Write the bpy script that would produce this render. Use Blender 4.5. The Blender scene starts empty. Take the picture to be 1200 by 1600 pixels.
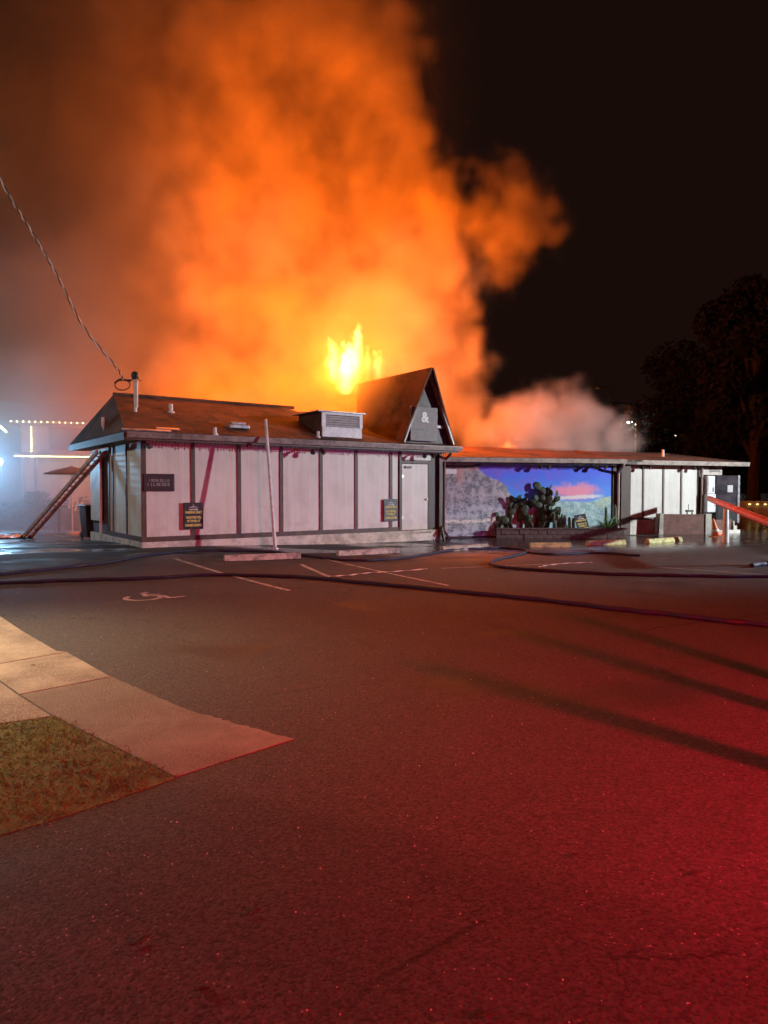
import bpy, bmesh, math, random
from math import sin, cos, pi, radians, sqrt, exp, hypot
from mathutils import Vector, Matrix
random.seed(7)
scene = bpy.context.scene
COL = scene.collection

# ------------------------------------------------------------------ camera
CAM_H, FPX = 1.6, 1080.0
PITCH = math.atan(36.0 / FPX)
cam_data = bpy.data.cameras.new('camera')
cam_data.sensor_fit = 'HORIZONTAL'; cam_data.sensor_width = 36.0
cam_data.lens = 36.0 * FPX / 1200.0
cam_data.clip_start = 0.05; cam_data.clip_end = 2000.0
cam = bpy.data.objects.new('camera', cam_data)
cam.location = (0, 0, CAM_H); cam.rotation_euler = (pi / 2 - PITCH, 0, 0)
COL.objects.link(cam); scene.camera = cam

# ------------------------------------------------------------------ world: night sky
world = bpy.data.worlds.new('World'); scene.world = world; world.use_nodes = True
wt = world.node_tree; wt.nodes.clear()
sky = wt.nodes.new('ShaderNodeTexSky'); sky.sky_type = 'NISHITA'; sky.sun_disc = False
sky.sun_elevation = radians(-7); sky.sun_rotation = radians(150)
bg = wt.nodes.new('ShaderNodeBackground'); bg.inputs['Strength'].default_value = 0.05
bg2 = wt.nodes.new('ShaderNodeBackground')          # town glow in the night air
bg2.inputs['Color'].default_value = (1.0, 0.40, 0.30, 1); bg2.inputs['Strength'].default_value = 0.009
ad = wt.nodes.new('ShaderNodeAddShader'); wo = wt.nodes.new('ShaderNodeOutputWorld')
wt.links.new(sky.outputs[0], bg.inputs['Color']); wt.links.new(bg.outputs[0], ad.inputs[0])
wt.links.new(bg2.outputs[0], ad.inputs[1]); wt.links.new(ad.outputs[0], wo.inputs['Surface'])

# ------------------------------------------------------------------ lights
def lamp(name, kind, loc, energy, color, radius=0.1, target=None, size=None, blend=0.5):
    d = bpy.data.lights.new(name, kind); d.energy = energy; d.color = color
    if kind in ('POINT', 'SPOT'): d.shadow_soft_size = radius
    if kind == 'SPOT': d.spot_size = size or radians(100); d.spot_blend = blend
    if kind == 'SUN': d.angle = radius
    o = bpy.data.objects.new(name, d); o.location = loc
    if target is not None:
        o.rotation_euler = (Vector(target) - Vector(loc)).to_track_quat('-Z', 'Y').to_euler()
    COL.objects.link(o); return o
lamp('moon', 'SUN', (0, 0, 30), 0.01, (1.0, 0.95, 0.9), radians(0.5), (10, 30, 0))
# red beacon of an engine standing beyond the right edge
lamp('red_beacon', 'SPOT', (5.2, 0.4, 2.4), 5900, (1.0, 0.008, 0.030), 0.13, (3.95, 2.9, 0.0), radians(106), 1.0)
lamp('red_wash_rear', 'SPOT', (2.0, -3.6, 3.6), 2900, (1.0, 0.014, 0.050), 0.3, (2.3, 2.6, 0.0), radians(104), 1.0)  # added lamp behind the camera, washes the asphalt with red
# white work light on the mast of an engine beyond the right edge, aimed at the building
lamp('engine_work_light', 'SPOT', (27.0, 16.5, 5.6), 23500, (0.88, 0.97, 1.0), 0.25, (6.5, 20.8, 0.2), radians(58), 0.6)
# blue flasher of a police car by it
lamp('blue_flasher', 'SPOT', (17.0, 10.0, 1.5), 1500, (0.16, 0.18, 1.0), 0.15, (8.5, 14.5, -0.6), radians(60), 1.0)
# sodium street lamp over the pavement, left of the camera
lamp('street_lamp', 'SPOT', (-6.2, 6.8, 4.6), 2250, (1.0, 0.75, 0.44), 0.15, (-4.4, 6.3, 0.0), radians(82), 1.0)
lamp('left_wall_fill', 'POINT', (-14.0, 8.0, 6.0), 1500, (1.0, 0.88, 0.74), 0.15)  # added fill out of view, brightens the left wall
# work light in the smoke at the left edge
lamp('left_floodlight', 'SPOT', (-16.0, 27.9, 2.75), 3600, (0.32, 0.66, 1.0), 0.15, (-8.0, 9.0, 3.0), radians(150), 1.0)

# ------------------------------------------------------------------ exposure and render settings
vs = scene.view_settings
vs.view_transform = 'Standard'; vs.look = 'None'; vs.gamma = 1.0; vs.exposure = 0.0
vs.use_curve_mapping = False
cy = scene.cycles
cy.use_denoising = True
try: cy.denoiser = 'OPENIMAGEDENOISE'
except Exception: pass
cy.max_bounces = 5; cy.diffuse_bounces = 2; cy.glossy_bounces = 2; cy.transmission_bounces = 3
cy.volume_bounces = 1; cy.use_adaptive_sampling = True; cy.adaptive_threshold = 0.045; cy.adaptive_min_samples = 24; cy.transparent_max_bounces = 8
cy.sample_clamp_indirect = 3.0
cy.volume_step_rate = 1.0; cy.volume_max_steps = 256
cy.caustics_reflective = False; cy.caustics_refractive = False

# ------------------------------------------------------------------ node expressions (geometry and shader trees)
class E:
    """a socket with arithmetic"""
    def __init__(s, t, k): s.t = t; s.k = k
    def _m(s, op, *a):
        n = s.t.nodes.new('ShaderNodeMath'); n.operation = op
        for i, v in enumerate((s,) + a):
            if isinstance(v, E): s.t.links.new(v.k, n.inputs[i])
            else: n.inputs[i].default_value = v
        return E(s.t, n.outputs[0])
    def __add__(s, o): return s._m('ADD', o)
    __radd__ = __add__
    def __sub__(s, o): return s._m('SUBTRACT', o)
    def __rsub__(s, o): return (s * -1.0) + o
    def __mul__(s, o): return s._m('MULTIPLY', o)
    __rmul__ = __mul__
    def __truediv__(s, o): return s._m('DIVIDE', o)
    def __pow__(s, o): return s._m('POWER', o)
    def __neg__(s): return s * -1.0
    def abs(s): return s._m('ABSOLUTE')
    def sqrt(s): return s._m('SQRT')
    def exp(s): return s._m('EXPONENT')
    def sin(s): return s._m('SINE')
    def max(s, o): return s._m('MAXIMUM', o)
    def min(s, o): return s._m('MINIMUM', o)
    def gt(s, o): return s._m('GREATER_THAN', o)
    def sat(s): return s.max(0.0).min(1.0)
    def step(s, a, b):
        n = s.t.nodes.new('ShaderNodeMapRange'); n.interpolation_type = 'SMOOTHSTEP'
        s.t.links.new(s.k, n.inputs['Value'])
        lo, hi, x, y = (a, b, 0.0, 1.0) if a < b else (b, a, 1.0, 0.0)
        n.inputs['From Min'].default_value = lo; n.inputs['From Max'].default_value = hi
        n.inputs['To Min'].default_value = x; n.inputs['To Max'].default_value = y
        return E(s.t, n.outputs[0])
def vec(t, x, y, z):
    n = t.nodes.new('ShaderNodeCombineXYZ')
    for i, v in enumerate((x, y, z)):
        if isinstance(v, E): t.links.new(v.k, n.inputs[i])
        else: n.inputs[i].default_value = v
    return E(t, n.outputs[0])
def sep(t, v):
    n = t.nodes.new('ShaderNodeSeparateXYZ'); t.links.new(v.k, n.inputs[0])
    return [E(t, o) for o in n.outputs]
def noise(t, v, scale=1.0, detail=2.0, rough=0.5, dist=0.0):
    n = t.nodes.new('ShaderNodeTexNoise'); n.inputs['Scale'].default_value = scale
    n.inputs['Detail'].default_value = detail; n.inputs['Roughness'].default_value = rough
    n.inputs['Distortion'].default_value = dist
    if v is not None: t.links.new(v.k, n.inputs['Vector'])
    return E(t, n.outputs[0])

# ------------------------------------------------------------------ smoke and flames as voxel grids
def volume_object(name, lo, hi, voxel, field, mat):
    t = bpy.data.node_groups.new(name, 'GeometryNodeTree')
    t.interface.new_socket('Geometry', in_out='OUTPUT', socket_type='NodeSocketGeometry')
    pos = E(t, t.nodes.new('GeometryNodeInputPosition').outputs[0])
    d = field(t, *sep(t, pos))
    vc = t.nodes.new('GeometryNodeVolumeCube')
    t.links.new(d.k, vc.inputs['Density'])
    vc.inputs['Min'].default_value = lo; vc.inputs['Max'].default_value = hi
    for i, a in enumerate('XYZ'): vc.inputs['Resolution ' + a].default_value = max(8, int((hi[i] - lo[i]) / voxel))
    sm = t.nodes.new('GeometryNodeSetMaterial'); sm.inputs['Material'].default_value = mat
    out = t.nodes.new('NodeGroupOutput')
    t.links.new(vc.outputs[0], sm.inputs[0]); t.links.new(sm.outputs[0], out.inputs[0])
    me = bpy.data.meshes.new(name); me.materials.append(mat)
    o = bpy.data.objects.new(name, me); COL.objects.link(o)
    m = o.modifiers.new('volume', 'NODES'); m.node_group = t
    o['kind'] = 'stuff'
    return o
def smoke_material(name, color, density, aniso=0.0, absorb=0.0):
    m = bpy.data.materials.new(name); m.use_nodes = True; t = m.node_tree; t.nodes.clear()
    pv = t.nodes.new('ShaderNodeVolumePrincipled'); o = t.nodes.new('ShaderNodeOutputMaterial')
    pv.inputs['Color'].default_value = (*color, 1); pv.inputs['Density'].default_value = density
    pv.inputs['Anisotropy'].default_value = aniso
    t.links.new(pv.outputs[0], o.inputs['Volume'])
    m.cycles.volume_step_rate = 4.0
    return m

# ------------------------------------------------------------------ picture-to-place helpers (for measuring only)
def ray(px, py):
    d = Vector(((px - 600) / FPX, 1.0, -(py - 800) / FPX))
    return Matrix.Rotation(-PITCH, 3, 'X') @ d
def at(px, py, Y):
    d = ray(px, py); return Vector((0, 0, CAM_H)) + d * (Y / d.y)
def g(x, y):
    """height of the lot: it rises a little towards the near corner of the building"""
    return 0.2 * exp(-((x + 6.2) ** 2 + (y - 17.2) ** 2) / (2 * 3.2 ** 2))
def gp(px, py, up=0.0):
    z = 0.0
    for _ in range(6):
        d = ray(px, py); k = (z + up - CAM_H) / d.z
        p = Vector((0, 0, CAM_H)) + d * k; z = g(p.x, p.y)
    return Vector((p.x, p.y, z + up))

# ------------------------------------------------------------------ mesh building
class MB:
    def __init__(s, M=None): s.v = []; s.f = []; s.M = M or Matrix.Identity(4); s.smooth = False
    def add(s, vs, fs, M=None):
        M = s.M @ M if M is not None else s.M
        o = len(s.v); s.v += [tuple(M @ Vector(p)) for p in vs]; s.f += [tuple(i + o for i in f) for f in fs]
        return s
    def box(s, x0, x1, y0, y1, z0, z1, M=None):
        v = [(x, y, z) for z in (z0, z1) for y in (y0, y1) for x in (x0, x1)]
        return s.add(v, [(0, 2, 3, 1), (4, 5, 7, 6), (0, 1, 5, 4), (1, 3, 7, 5), (3, 2, 6, 7), (2, 0, 4, 6)], M)
    def bar(s, a, b, w, h=None, up=(0, 0, 1)):
        a = Vector(a); b = Vector(b); h = h or w; d = (b - a).normalized()
        x = d.cross(Vector(up))
        if x.length < 1e-4: x = d.cross(Vector((1, 0, 0)))
        x.normalize(); y = x.cross(d)
        v = [p + x * (i * w / 2) + y * (j * h / 2) for p in (a, b) for j in (-1, 1) for i in (-1, 1)]
        return s.add(v, [(0, 2, 3, 1), (4, 5, 7, 6), (0, 1, 5, 4), (1, 3, 7, 5), (3, 2, 6, 7), (2, 0, 4, 6)])
    def prism(s, poly, z0, z1, M=None):
        n = len(poly)
        v = [(p[0], p[1], z0) for p in poly] + [(p[0], p[1], z1) for p in poly]
        return s.add(v, [tuple(range(n))[::-1], tuple(range(n, 2 * n))] + [(i, (i + 1) % n, n + (i + 1) % n, n + i) for i in range(n)], M)
    def extr(s, poly, off, M=None):
        n = len(poly); off = Vector(off)
        v = [Vector(p) for p in poly] + [Vector(p) + off for p in poly]
        return s.add(v, [tuple(range(n))[::-1], tuple(range(n, 2 * n))] + [(i, (i + 1) % n, n + (i + 1) % n, n + i) for i in range(n)], M)
    def tube(s, pts, r, seg=8, cap=True):
        pts = [Vector(p) for p in pts]; n = len(pts); rs = r if isinstance(r, (list, tuple)) else [r] * n
        vs = []; fs = []; ref = None
        for i, p in enumerate(pts):
            d = (pts[min(i + 1, n - 1)] - pts[max(i - 1, 0)]).normalized()
            if ref is None: ref = d.orthogonal().normalized()
            ref = (ref - d * ref.dot(d)).normalized(); bn = d.cross(ref)
            for k in range(seg):
                a = 2 * pi * k / seg; vs.append(p + (ref * cos(a) + bn * sin(a)) * rs[i])
        for i in range(n - 1):
            for k in range(seg):
                k2 = (k + 1) % seg; fs.append((i * seg + k, i * seg + k2, (i + 1) * seg + k2, (i + 1) * seg + k))
        if cap: fs += [tuple(range(seg))[::-1], tuple(range((n - 1) * seg, n * seg))]
        s.smooth = True
        return s.add(vs, fs)
    def lathe(s, prof, seg=16, M=None):
        vs = []; fs = []; n = len(prof)
        for r, z in prof:
            for k in range(seg):
                a = 2 * pi * k / seg; vs.append((r * cos(a), r * sin(a), z))
        for i in range(n - 1):
            for k in range(seg):
                k2 = (k + 1) % seg; fs.append((i * seg + k, i * seg + k2, (i + 1) * seg + k2, (i + 1) * seg + k))
        fs += [tuple(range(seg))[::-1], tuple(range((n - 1) * seg, n * seg))]
        s.smooth = True
        return s.add(vs, fs, M)
    def mesh(s, name, m):
        me = bpy.data.meshes.new(name); me.from_pydata(s.v, [], s.f)
        if m is not None: me.materials.append(m)
        if s.smooth:
            me.polygons.foreach_set('use_smooth', [True] * len(me.polygons))
            try: me.set_sharp_from_angle(angle=radians(40))
            except Exception: pass
        me.update(); return me
    def build(s, name, m, parent=None, bevel=0.0):
        o = bpy.data.objects.new(name, s.mesh(name, m)); COL.objects.link(o)
        if parent is not None: o.parent = parent
        if bevel:
            b = o.modifiers.new('bevel', 'BEVEL'); b.width = bevel; b.segments = 2; b.limit_method = 'ANGLE'
        return o
def tag(o, label=None, cat=None, group=None, kind=None):
    if label: o['label'] = label
    if cat: o['category'] = cat
    if group: o['group'] = group
    if kind: o['kind'] = kind
    return o
def thing(name, label, cat, M=None, group=None):
    o = bpy.data.objects.new(name, None); o.empty_display_size = 0.2; COL.objects.link(o)
    if M is not None: o.matrix_world = M
    return tag(o, label, cat, group)
def copy_tree(o, M=None, parent=None):
    c = o.copy(); COL.objects.link(c); c.parent = parent
    if M is not None: c.matrix_world = M
    for ch in o.children: copy_tree(ch, None, c)
    return c
def frame(x, y, deg, z=0.0): return Matrix.Translation((x, y, z)) @ Matrix.Rotation(radians(deg), 4, 'Z')
def catmull(pts, n=8):
    pts = [Vector(p) for p in pts]; out = []
    for i in range(len(pts) - 1):
        p0, p1, p2, p3 = pts[max(i - 1, 0)], pts[i], pts[i + 1], pts[min(i + 2, len(pts) - 1)]
        for k in range(n):
            t = k / n
            out.append(0.5 * ((2 * p1) + (p2 - p0) * t + (2 * p0 - 5 * p1 + 4 * p2 - p3) * t * t + (3 * p1 - p0 - 3 * p2 + p3) * t ** 3))
    out.append(pts[-1]); return out
def text_mesh(txt, size, name, m, align='CENTER', depth=0.004, xs=1.0):
    cu = bpy.data.curves.new('tmp', 'FONT'); cu.body = txt; cu.size = size; cu.align_x = align; cu.align_y = 'CENTER'
    cu.extrude = depth; cu.offset = 0.004 * size / 0.1
    o = bpy.data.objects.new('tmp', cu); COL.objects.link(o)
    bpy.context.view_layer.update()
    me = bpy.data.meshes.new_from_object(o.evaluated_get(bpy.context.evaluated_depsgraph_get()))
    bpy.data.objects.remove(o); bpy.data.curves.remove(cu)
    me.name = name; me.materials.clear(); me.materials.append(m)
    for v in me.vertices: v.co.x *= xs
    return me
def mesh_obj(name, me, M, parent=None):
    o = bpy.data.objects.new(name, me); COL.objects.link(o)
    if parent is not None: o.parent = parent
    o.matrix_local = M
    return o

# ------------------------------------------------------------------ materials
def new_mat(name):
    m = bpy.data.materials.new(name); m.use_nodes = True
    t = m.node_tree; b = t.nodes['Principled BSDF']
    return m, t, b
def setin(t, b, k, v):
    if isinstance(v, E): t.links.new(v.k, b.inputs[k])
    else: b.inputs[k].default_value = v
def coords(t, kind='Object'):
    return E(t, t.nodes.new('ShaderNodeTexCoord').outputs[kind])
def mixc(t, f, a, b):
    n = t.nodes.new('ShaderNodeMix'); n.data_type = 'RGBA'
    for key, v in ((0, f), (6, a), (7, b)):
        if isinstance(v, E): t.links.new(v.k, n.inputs[key])
        elif key == 0: n.inputs[0].default_value = v
        else: n.inputs[key].default_value = (*v, 1)
    return E(t, n.outputs[2])
def bump(t, b, h, strength=0.3, dist=0.01):
    n = t.nodes.new('ShaderNodeBump'); n.inputs['Strength'].default_value = strength; n.inputs['Distance'].default_value = dist
    t.links.new(h.k, n.inputs['Height']); t.links.new(n.outputs[0], b.inputs['Normal'])
def pm(name, col, rough=0.7, var=0.18, scale=3.0, bmp=0.15, bscale=40.0, metal=0.0, kind='Object', dark=None):
    m, t, b = new_mat(name)
    c = coords(t, kind)
    n = noise(t, c, scale, 5.0, 0.65); n2 = noise(t, c, bscale, 3.0, 0.6)
    lo = dark or tuple(x * (1 - 2.2 * var) for x in col); hi = tuple(min(1, x * (1 + var)) for x in col)
    setin(t, b, 'Base Color', mixc(t, (n * 0.75 + n2 * 0.25).step(0.32, 0.62), lo, hi))
    setin(t, b, 'Roughness', (n * 0.3 + (rough - 0.15)).sat()); b.inputs['Metallic'].default_value = metal
    if bmp: bump(t, b, n2, bmp, 0.01)
    return m
def emis(name, col, strength):
    m, t, b = new_mat(name); b.inputs['Base Color'].default_value = (0.02, 0.02, 0.02, 1)
    b.inputs['Emission Color'].default_value = (*col, 1); b.inputs['Emission Strength'].default_value = strength
    return m
def asphalt():
    m, t, b = new_mat('asphalt'); c = coords(t)
    x, y, z = sep(t, c)
    big = noise(t, c, 0.35, 2.0, 0.6); mid = noise(t, c, 2.6, 3.0, 0.65); gr = noise(t, c, 42.0, 2.0, 0.75)
    vo = t.nodes.new('ShaderNodeTexVoronoi'); vo.inputs['Scale'].default_value = 80.0; t.links.new(c.k, vo.inputs['Vector'])
    cs = t.nodes.new('ShaderNodeSeparateColor'); t.links.new(vo.outputs['Color'], cs.inputs[0])
    rnd = E(t, cs.outputs[0]); dist = E(t, vo.outputs['Distance'])
    chips = rnd.gt(0.972) * dist.step(0.40, 0.2) * mid.step(0.42, 0.6)  # pale aggregate chips
    dv = t.nodes.new('ShaderNodeTexVoronoi'); dv.feature = 'DISTANCE_TO_EDGE'; dv.inputs['Scale'].default_value = 0.30
    wob = mid + big * 0.8 - 0.9                                         # cracks: wobbling cell edges, in some places
    t.links.new(vec(t, x + wob * 0.9, y + wob * 0.7, 0.0).k, dv.inputs['Vector'])
    crack = E(t, dv.outputs['Distance']).step(0.0045, 0.001) * big.step(0.46, 0.56)
    stain = noise(t, vec(t, x * 0.7, y, 3.0), 0.8, 3.0, 0.6).step(0.56, 0.70)
    patch = ((x * 0.45 + y * 0.9 + big * 1.2) * 0.55).sin().step(0.93, 0.97)   # old seams and dragged tyre wear
    base = 0.026 + big * 0.022 + mid * 0.024 + (rnd - 0.5) * 0.045 + (gr - 0.5) * 0.06
    base = base * (1.0 - stain * 0.5) * (1.0 - crack * 0.7) * (1.0 - patch * 0.24) + chips * 0.17
    base = base.max(0.006)
    cc = t.nodes.new('ShaderNodeCombineColor')
    for i, k in enumerate((1.06, 1.0, 0.96)): t.links.new((base * k).k, cc.inputs[i])
    t.links.new(cc.outputs[0], b.inputs['Base Color'])
    # hose water lying in front of the building
    wet = (y + x * -0.25).step(13.0, 18.5) * (noise(t, vec(t, x * 0.6, y * 1.1, 0.0), 0.5, 3.0, 0.55) + x.step(-3.0, 6.0) * 0.16).step(0.46, 0.58)
    setin(t, b, 'Roughness', (0.80 - wet * 0.64 + (mid - 0.5) * 0.25 - stain * 0.12).sat())
    b.inputs['Specular IOR Level'].default_value = 0.4
    n = t.nodes.new('ShaderNodeBump'); n.inputs['Distance'].default_value = 0.010
    t.links.new((gr * 0.45 - dist * 0.6).k, n.inputs['Height']); t.links.new((0.7 - wet * 0.62).k, n.inputs['Strength'])
    t.links.new(n.outputs[0], b.inputs['Normal'])
    return m
def siding():
    m, t, b = new_mat('white_siding'); c = coords(t); x, y, z = sep(t, c)
    st = noise(t, vec(t, x * 9.0, y * 9.0, z * 0.35), 1.0, 4.0, 0.6); bl = noise(t, c, 1.4, 4.0, 0.6)
    low = z.step(1.1, 0.3) * noise(t, c, 5.0, 4.0).step(0.45, 0.7)      # splash dirt near the ground
    setin(t, b, 'Base Color', mixc(t, (st * 0.5 + bl * 0.5 - low * 0.25).step(0.3, 0.62), (0.55, 0.51, 0.46), (0.68, 0.65, 0.60)))
    setin(t, b, 'Roughness', 0.55)
    groove = ((x + y) * (2 * pi / 0.1016)).sin().step(0.93, 1.0)
    bump(t, b, groove * -1.0 + noise(t, vec(t, x * 60, y * 60, z * 4.0), 1.0, 3.0) * 0.25, 0.5, 0.006)
    return m
def shingles():
    m, t, b = new_mat('roof_shingles'); c = coords(t)
    br = t.nodes.new('ShaderNodeTexBrick'); br.inputs['Scale'].default_value = 1.0
    br.inputs['Brick Width'].default_value = 0.3; br.inputs['Row Height'].default_value = 0.14; br.inputs['Mortar Size'].default_value = 0.008
    t.links.new(c.k, br.inputs['Vector'])
    n = noise(t, c, 1.2, 5.0, 0.65); f = noise(t, c, 50.0, 2.0)
    ch = noise(t, c, 0.8, 5.0, 0.7)                                    # scorched patches
    setin(t, b, 'Base Color', mixc(t, ch.step(0.48, 0.60) * 0.85, mixc(t, (n * 0.7 + f * 0.3).step(0.3, 0.7), (0.05, 0.022, 0.013), (0.18, 0.072, 0.036)), (0.022, 0.014, 0.011)))
    setin(t, b, 'Roughness', 0.85)
    bump(t, b, E(t, br.outputs['Fac']) * -1.0 + f * 0.6, 0.6, 0.015)
    return m
def mural():
    m, t, b = new_mat('mural_paint'); c = coords(t); X, Y, Z = sep(t, c)
    n1 = noise(t, c, 1.1, 5.0, 0.6); n2 = noise(t, c, 4.0, 5.0, 0.65); n3 = noise(t, c, 11.0, 4.0, 0.6, 1.5)
    u = X / 6.2; v = Z / 2.42
    w = (n1 - 0.5)
    # sky of the painting
    skyc = mixc(t, (v + w * 0.3).step(0.45, 0.95), (0.06, 0.30, 0.95), (0.055, 0.105, 0.90))
    skyc = mixc(t, (n1 + u * -0.35 + v * 0.3).step(0.50, 0.72) * 0.55, skyc, (0.24, 0.10, 0.62))
    k = ((u - 0.765) / 0.17); q = (v - 0.60 - 0.05 * (u - 0.70) - w * 0.25) / 0.13
    cl = (k * k + q * q).sqrt() + (n2 - 0.5) * 1.1
    skyc = mixc(t, cl.step(1.15, 0.45), skyc, (0.85, 0.30, 0.46))
    low = ((v - 0.515 - (u - 0.72) * 0.10) / 0.03).abs() + (n2 - 0.5) * 2.0
    skyc = mixc(t, low.step(1.3, 0.3) * (u - 0.77).abs().step(0.20, 0.12) * 0.9, skyc, (0.78, 0.80, 0.80))
    # far plain
    edge = 0.475 + w * 0.10 + (u - 0.84).step(0.0, 0.16) * 0.06
    plain = mixc(t, n2.step(0.35, 0.68), (0.22, 0.42, 0.46), (0.54, 0.76, 0.76))
    plain = mixc(t, n3.step(0.55, 0.72) * 0.6, plain, (0.55, 0.70, 0.72))
    plain = mixc(t, (noise(t, vec(t, X, 0.0, Z * 2.5), 3.0, 5.0, 0.6, 2.0) - 0.5).abs().step(0.03, 0.0) * 0.8, plain, (0.12, 0.24, 0.28))
    plain = mixc(t, n1.step(0.56, 0.66) * v.step(0.30, 0.45) * 0.6, plain, (0.45, 0.50, 0.16))
    plain = mixc(t, (u - 0.86 + w * 0.2).step(0.0, 0.12) * v.step(0.45, 0.2) * 0.6, plain, (0.10, 0.14, 0.20))
    col = mixc(t, (edge - v).step(0.0, 0.02), skyc, plain)
    # cliff on the left
    ce = 1.17 - u * 1.32 + w * 0.30 + (n2 - 0.5) * 0.10 - (u - 0.36).step(0.0, 0.09) * 0.35
    rock = mixc(t, n2.step(0.35, 0.65), (0.13, 0.13, 0.17), (0.44, 0.40, 0.45))
    rock = mixc(t, n1.step(0.5, 0.62) * v.step(0.4, 0.7), rock, (0.50, 0.28, 0.26))
    rock = mixc(t, v.step(0.58, 0.20) * 0.75, rock, mixc(t, n2.step(0.4, 0.62), (0.16, 0.24, 0.33), (0.46, 0.58, 0.66)))
    wv = noise(t, vec(t, X * 1.0, 0.0, Z * 2.2), 3.2, 5.0, 0.62, 2.5)
    rock = mixc(t, (wv - 0.5).abs().step(0.025, 0.0) * v.step(0.95, 0.4), rock, (0.66, 0.70, 0.72))
    rock = mixc(t, (n2 - 0.44).abs().step(0.02, 0.0) * 0.7, rock, (0.07, 0.07, 0.10))
    rock = mixc(t, n3.step(0.60, 0.70) * v.step(0.9, 0.3) * 0.7, rock, (0.60, 0.66, 0.68))
    rock = mixc(t, ((v - 0.20 - w * 0.12) / 0.035).abs().step(1.0, 0.2) * u.step(0.34, 0.28) * n3.step(0.4, 0.5), rock, (0.75, 0.77, 0.76))
    rock = mixc(t, ((u - 0.445 + w * 0.08) / 0.05).abs().step(1.0, 0.3) * v.step(0.66, 0.58) * 0.6, rock, (0.48, 0.60, 0.56))
    col = mixc(t, (ce - v).step(0.0, 0.03) * u.step(0.52, 0.48), col, rock)
    setin(t, b, 'Base Color', col); setin(t, b, 'Roughness', 0.6)
    bump(t, b, n3, 0.2, 0.006)
    return m
M = {}
M['asphalt'] = asphalt(); M['siding'] = siding(); M['shingle'] = shingles(); M['mural'] = mural()
M['trim'] = pm('brown_trim_paint', (0.085, 0.045, 0.035), 0.55, 0.25, 4, 0.2, 60)
M['trim2'] = pm('dark_brown_paint', (0.05, 0.024, 0.02), 0.55, 0.25, 4, 0.2, 60)
M['gutter'] = pm('gutter_paint', (0.26, 0.20, 0.18), 0.4, 0.25, 5, 0.1, 30)
M['gutter2'] = pm('tan_gutter_paint', (0.42, 0.34, 0.29), 0.45, 0.2, 5, 0.1, 30)
M['found'] = pm('painted_foundation', (0.55, 0.52, 0.46), 0.7, 0.22, 3, 0.35, 30)
M['concrete'] = pm('concrete', (0.36, 0.33, 0.29), 0.85, 0.16, 2.5, 0.4, 70)
def pavement(name='pavement_concrete', k=1.0):
    m, t, b = new_mat(name); c = coords(t)
    big = noise(t, c, 0.9, 5.0, 0.65); mid = noise(t, c, 9.0, 4.0, 0.7); f = noise(t, c, 120.0, 2.0, 0.6)
    vo = t.nodes.new('ShaderNodeTexVoronoi'); vo.inputs['Scale'].default_value = 70.0; t.links.new(c.k, vo.inputs['Vector'])
    d = E(t, vo.outputs['Distance'])
    worn = noise(t, c, 0.7, 3.0, 0.5).step(0.42, 0.58)                  # where the skin has worn off to the stones
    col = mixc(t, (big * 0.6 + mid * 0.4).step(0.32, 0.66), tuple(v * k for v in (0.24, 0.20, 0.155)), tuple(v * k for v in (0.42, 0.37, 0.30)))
    col = mixc(t, (d * 1.2 + (f - 0.5)).step(0.25, 0.75) * (worn * 0.7 + 0.12), col, (0.13, 0.10, 0.08))
    col = mixc(t, noise(t, c, 2.2, 4.0, 0.6).step(0.62, 0.72) * 0.5, col, (0.14, 0.11, 0.09))
    setin(t, b, 'Base Color', col); setin(t, b, 'Roughness', 0.85)
    bump(t, b, d * -1.0 * (worn * 0.8 + 0.2) + f * 0.4 + mid * 0.5, 0.8, 0.012)
    return m
M['walk'] = pavement(); M['walk_dark'] = pavement('darker_pavement', 0.58)  # second one is the same concrete scaled darker, for one slab
M['stop'] = pm('worn_parking_stop', (0.42, 0.40, 0.33), 0.8, 0.3, 7, 0.5, 50, dark=(0.13, 0.12, 0.11))
M['stop_y'] = pm('worn_yellow_stop', (0.58, 0.56, 0.22), 0.75, 0.3, 7, 0.5, 50, dark=(0.22, 0.21, 0.12))
M['paint'] = pm('road_paint', (0.46, 0.41, 0.37), 0.8, 0.3, 8, 0.3, 90, dark=(0.10, 0.09, 0.085))
M['hose'] = pm('hose_jacket', (0.014, 0.014, 0.045), 0.65, 0.3, 10, 0.4, 120)
M['white'] = pm('white_paint', (0.72, 0.71, 0.70), 0.5, 0.12, 5, 0.1, 40)
M['metal'] = pm('galvanised_metal', (0.42, 0.42, 0.44), 0.4, 0.2, 8, 0.1, 50, metal=0.6)
M['white_metal'] = pm('white_metal', (0.62, 0.62, 0.64), 0.45, 0.12, 6, 0.05, 40)
M['dark'] = pm('dark_metal', (0.02, 0.02, 0.022), 0.5, 0.3, 8, 0.1, 40)
M['black'] = pm('black_plastic', (0.012, 0.012, 0.014), 0.45, 0.3, 8, 0.1, 40)
M['sign'] = pm('sign_board', (0.022, 0.013, 0.014), 0.45, 0.25, 8, 0.05, 40)
M['sign_grey'] = pm('grey_sign_panel', (0.20, 0.17, 0.17), 0.6, 0.2, 4, 0.1, 30)
M['letter_w'] = pm('white_lettering', (0.75, 0.73, 0.70), 0.6, 0.1, 20, 0, 40)
M['letter_d'] = pm('faded_lettering', (0.33, 0.30, 0.32), 0.6, 0.1, 20, 0, 40)
M['letter_y'] = pm('yellow_lettering', (0.72, 0.62, 0.18), 0.6, 0.1, 20, 0, 40)
M['brick'] = pm('planter_block', (0.13, 0.10, 0.09), 0.85, 0.3, 6, 0.5, 50)
M['soil'] = pm('soil', (0.05, 0.035, 0.026), 0.95, 0.3, 9, 0.6, 40)
M['pad'] = pm('cactus_skin', (0.035, 0.062, 0.032), 0.6, 0.4, 5, 0.3, 40)
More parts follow.
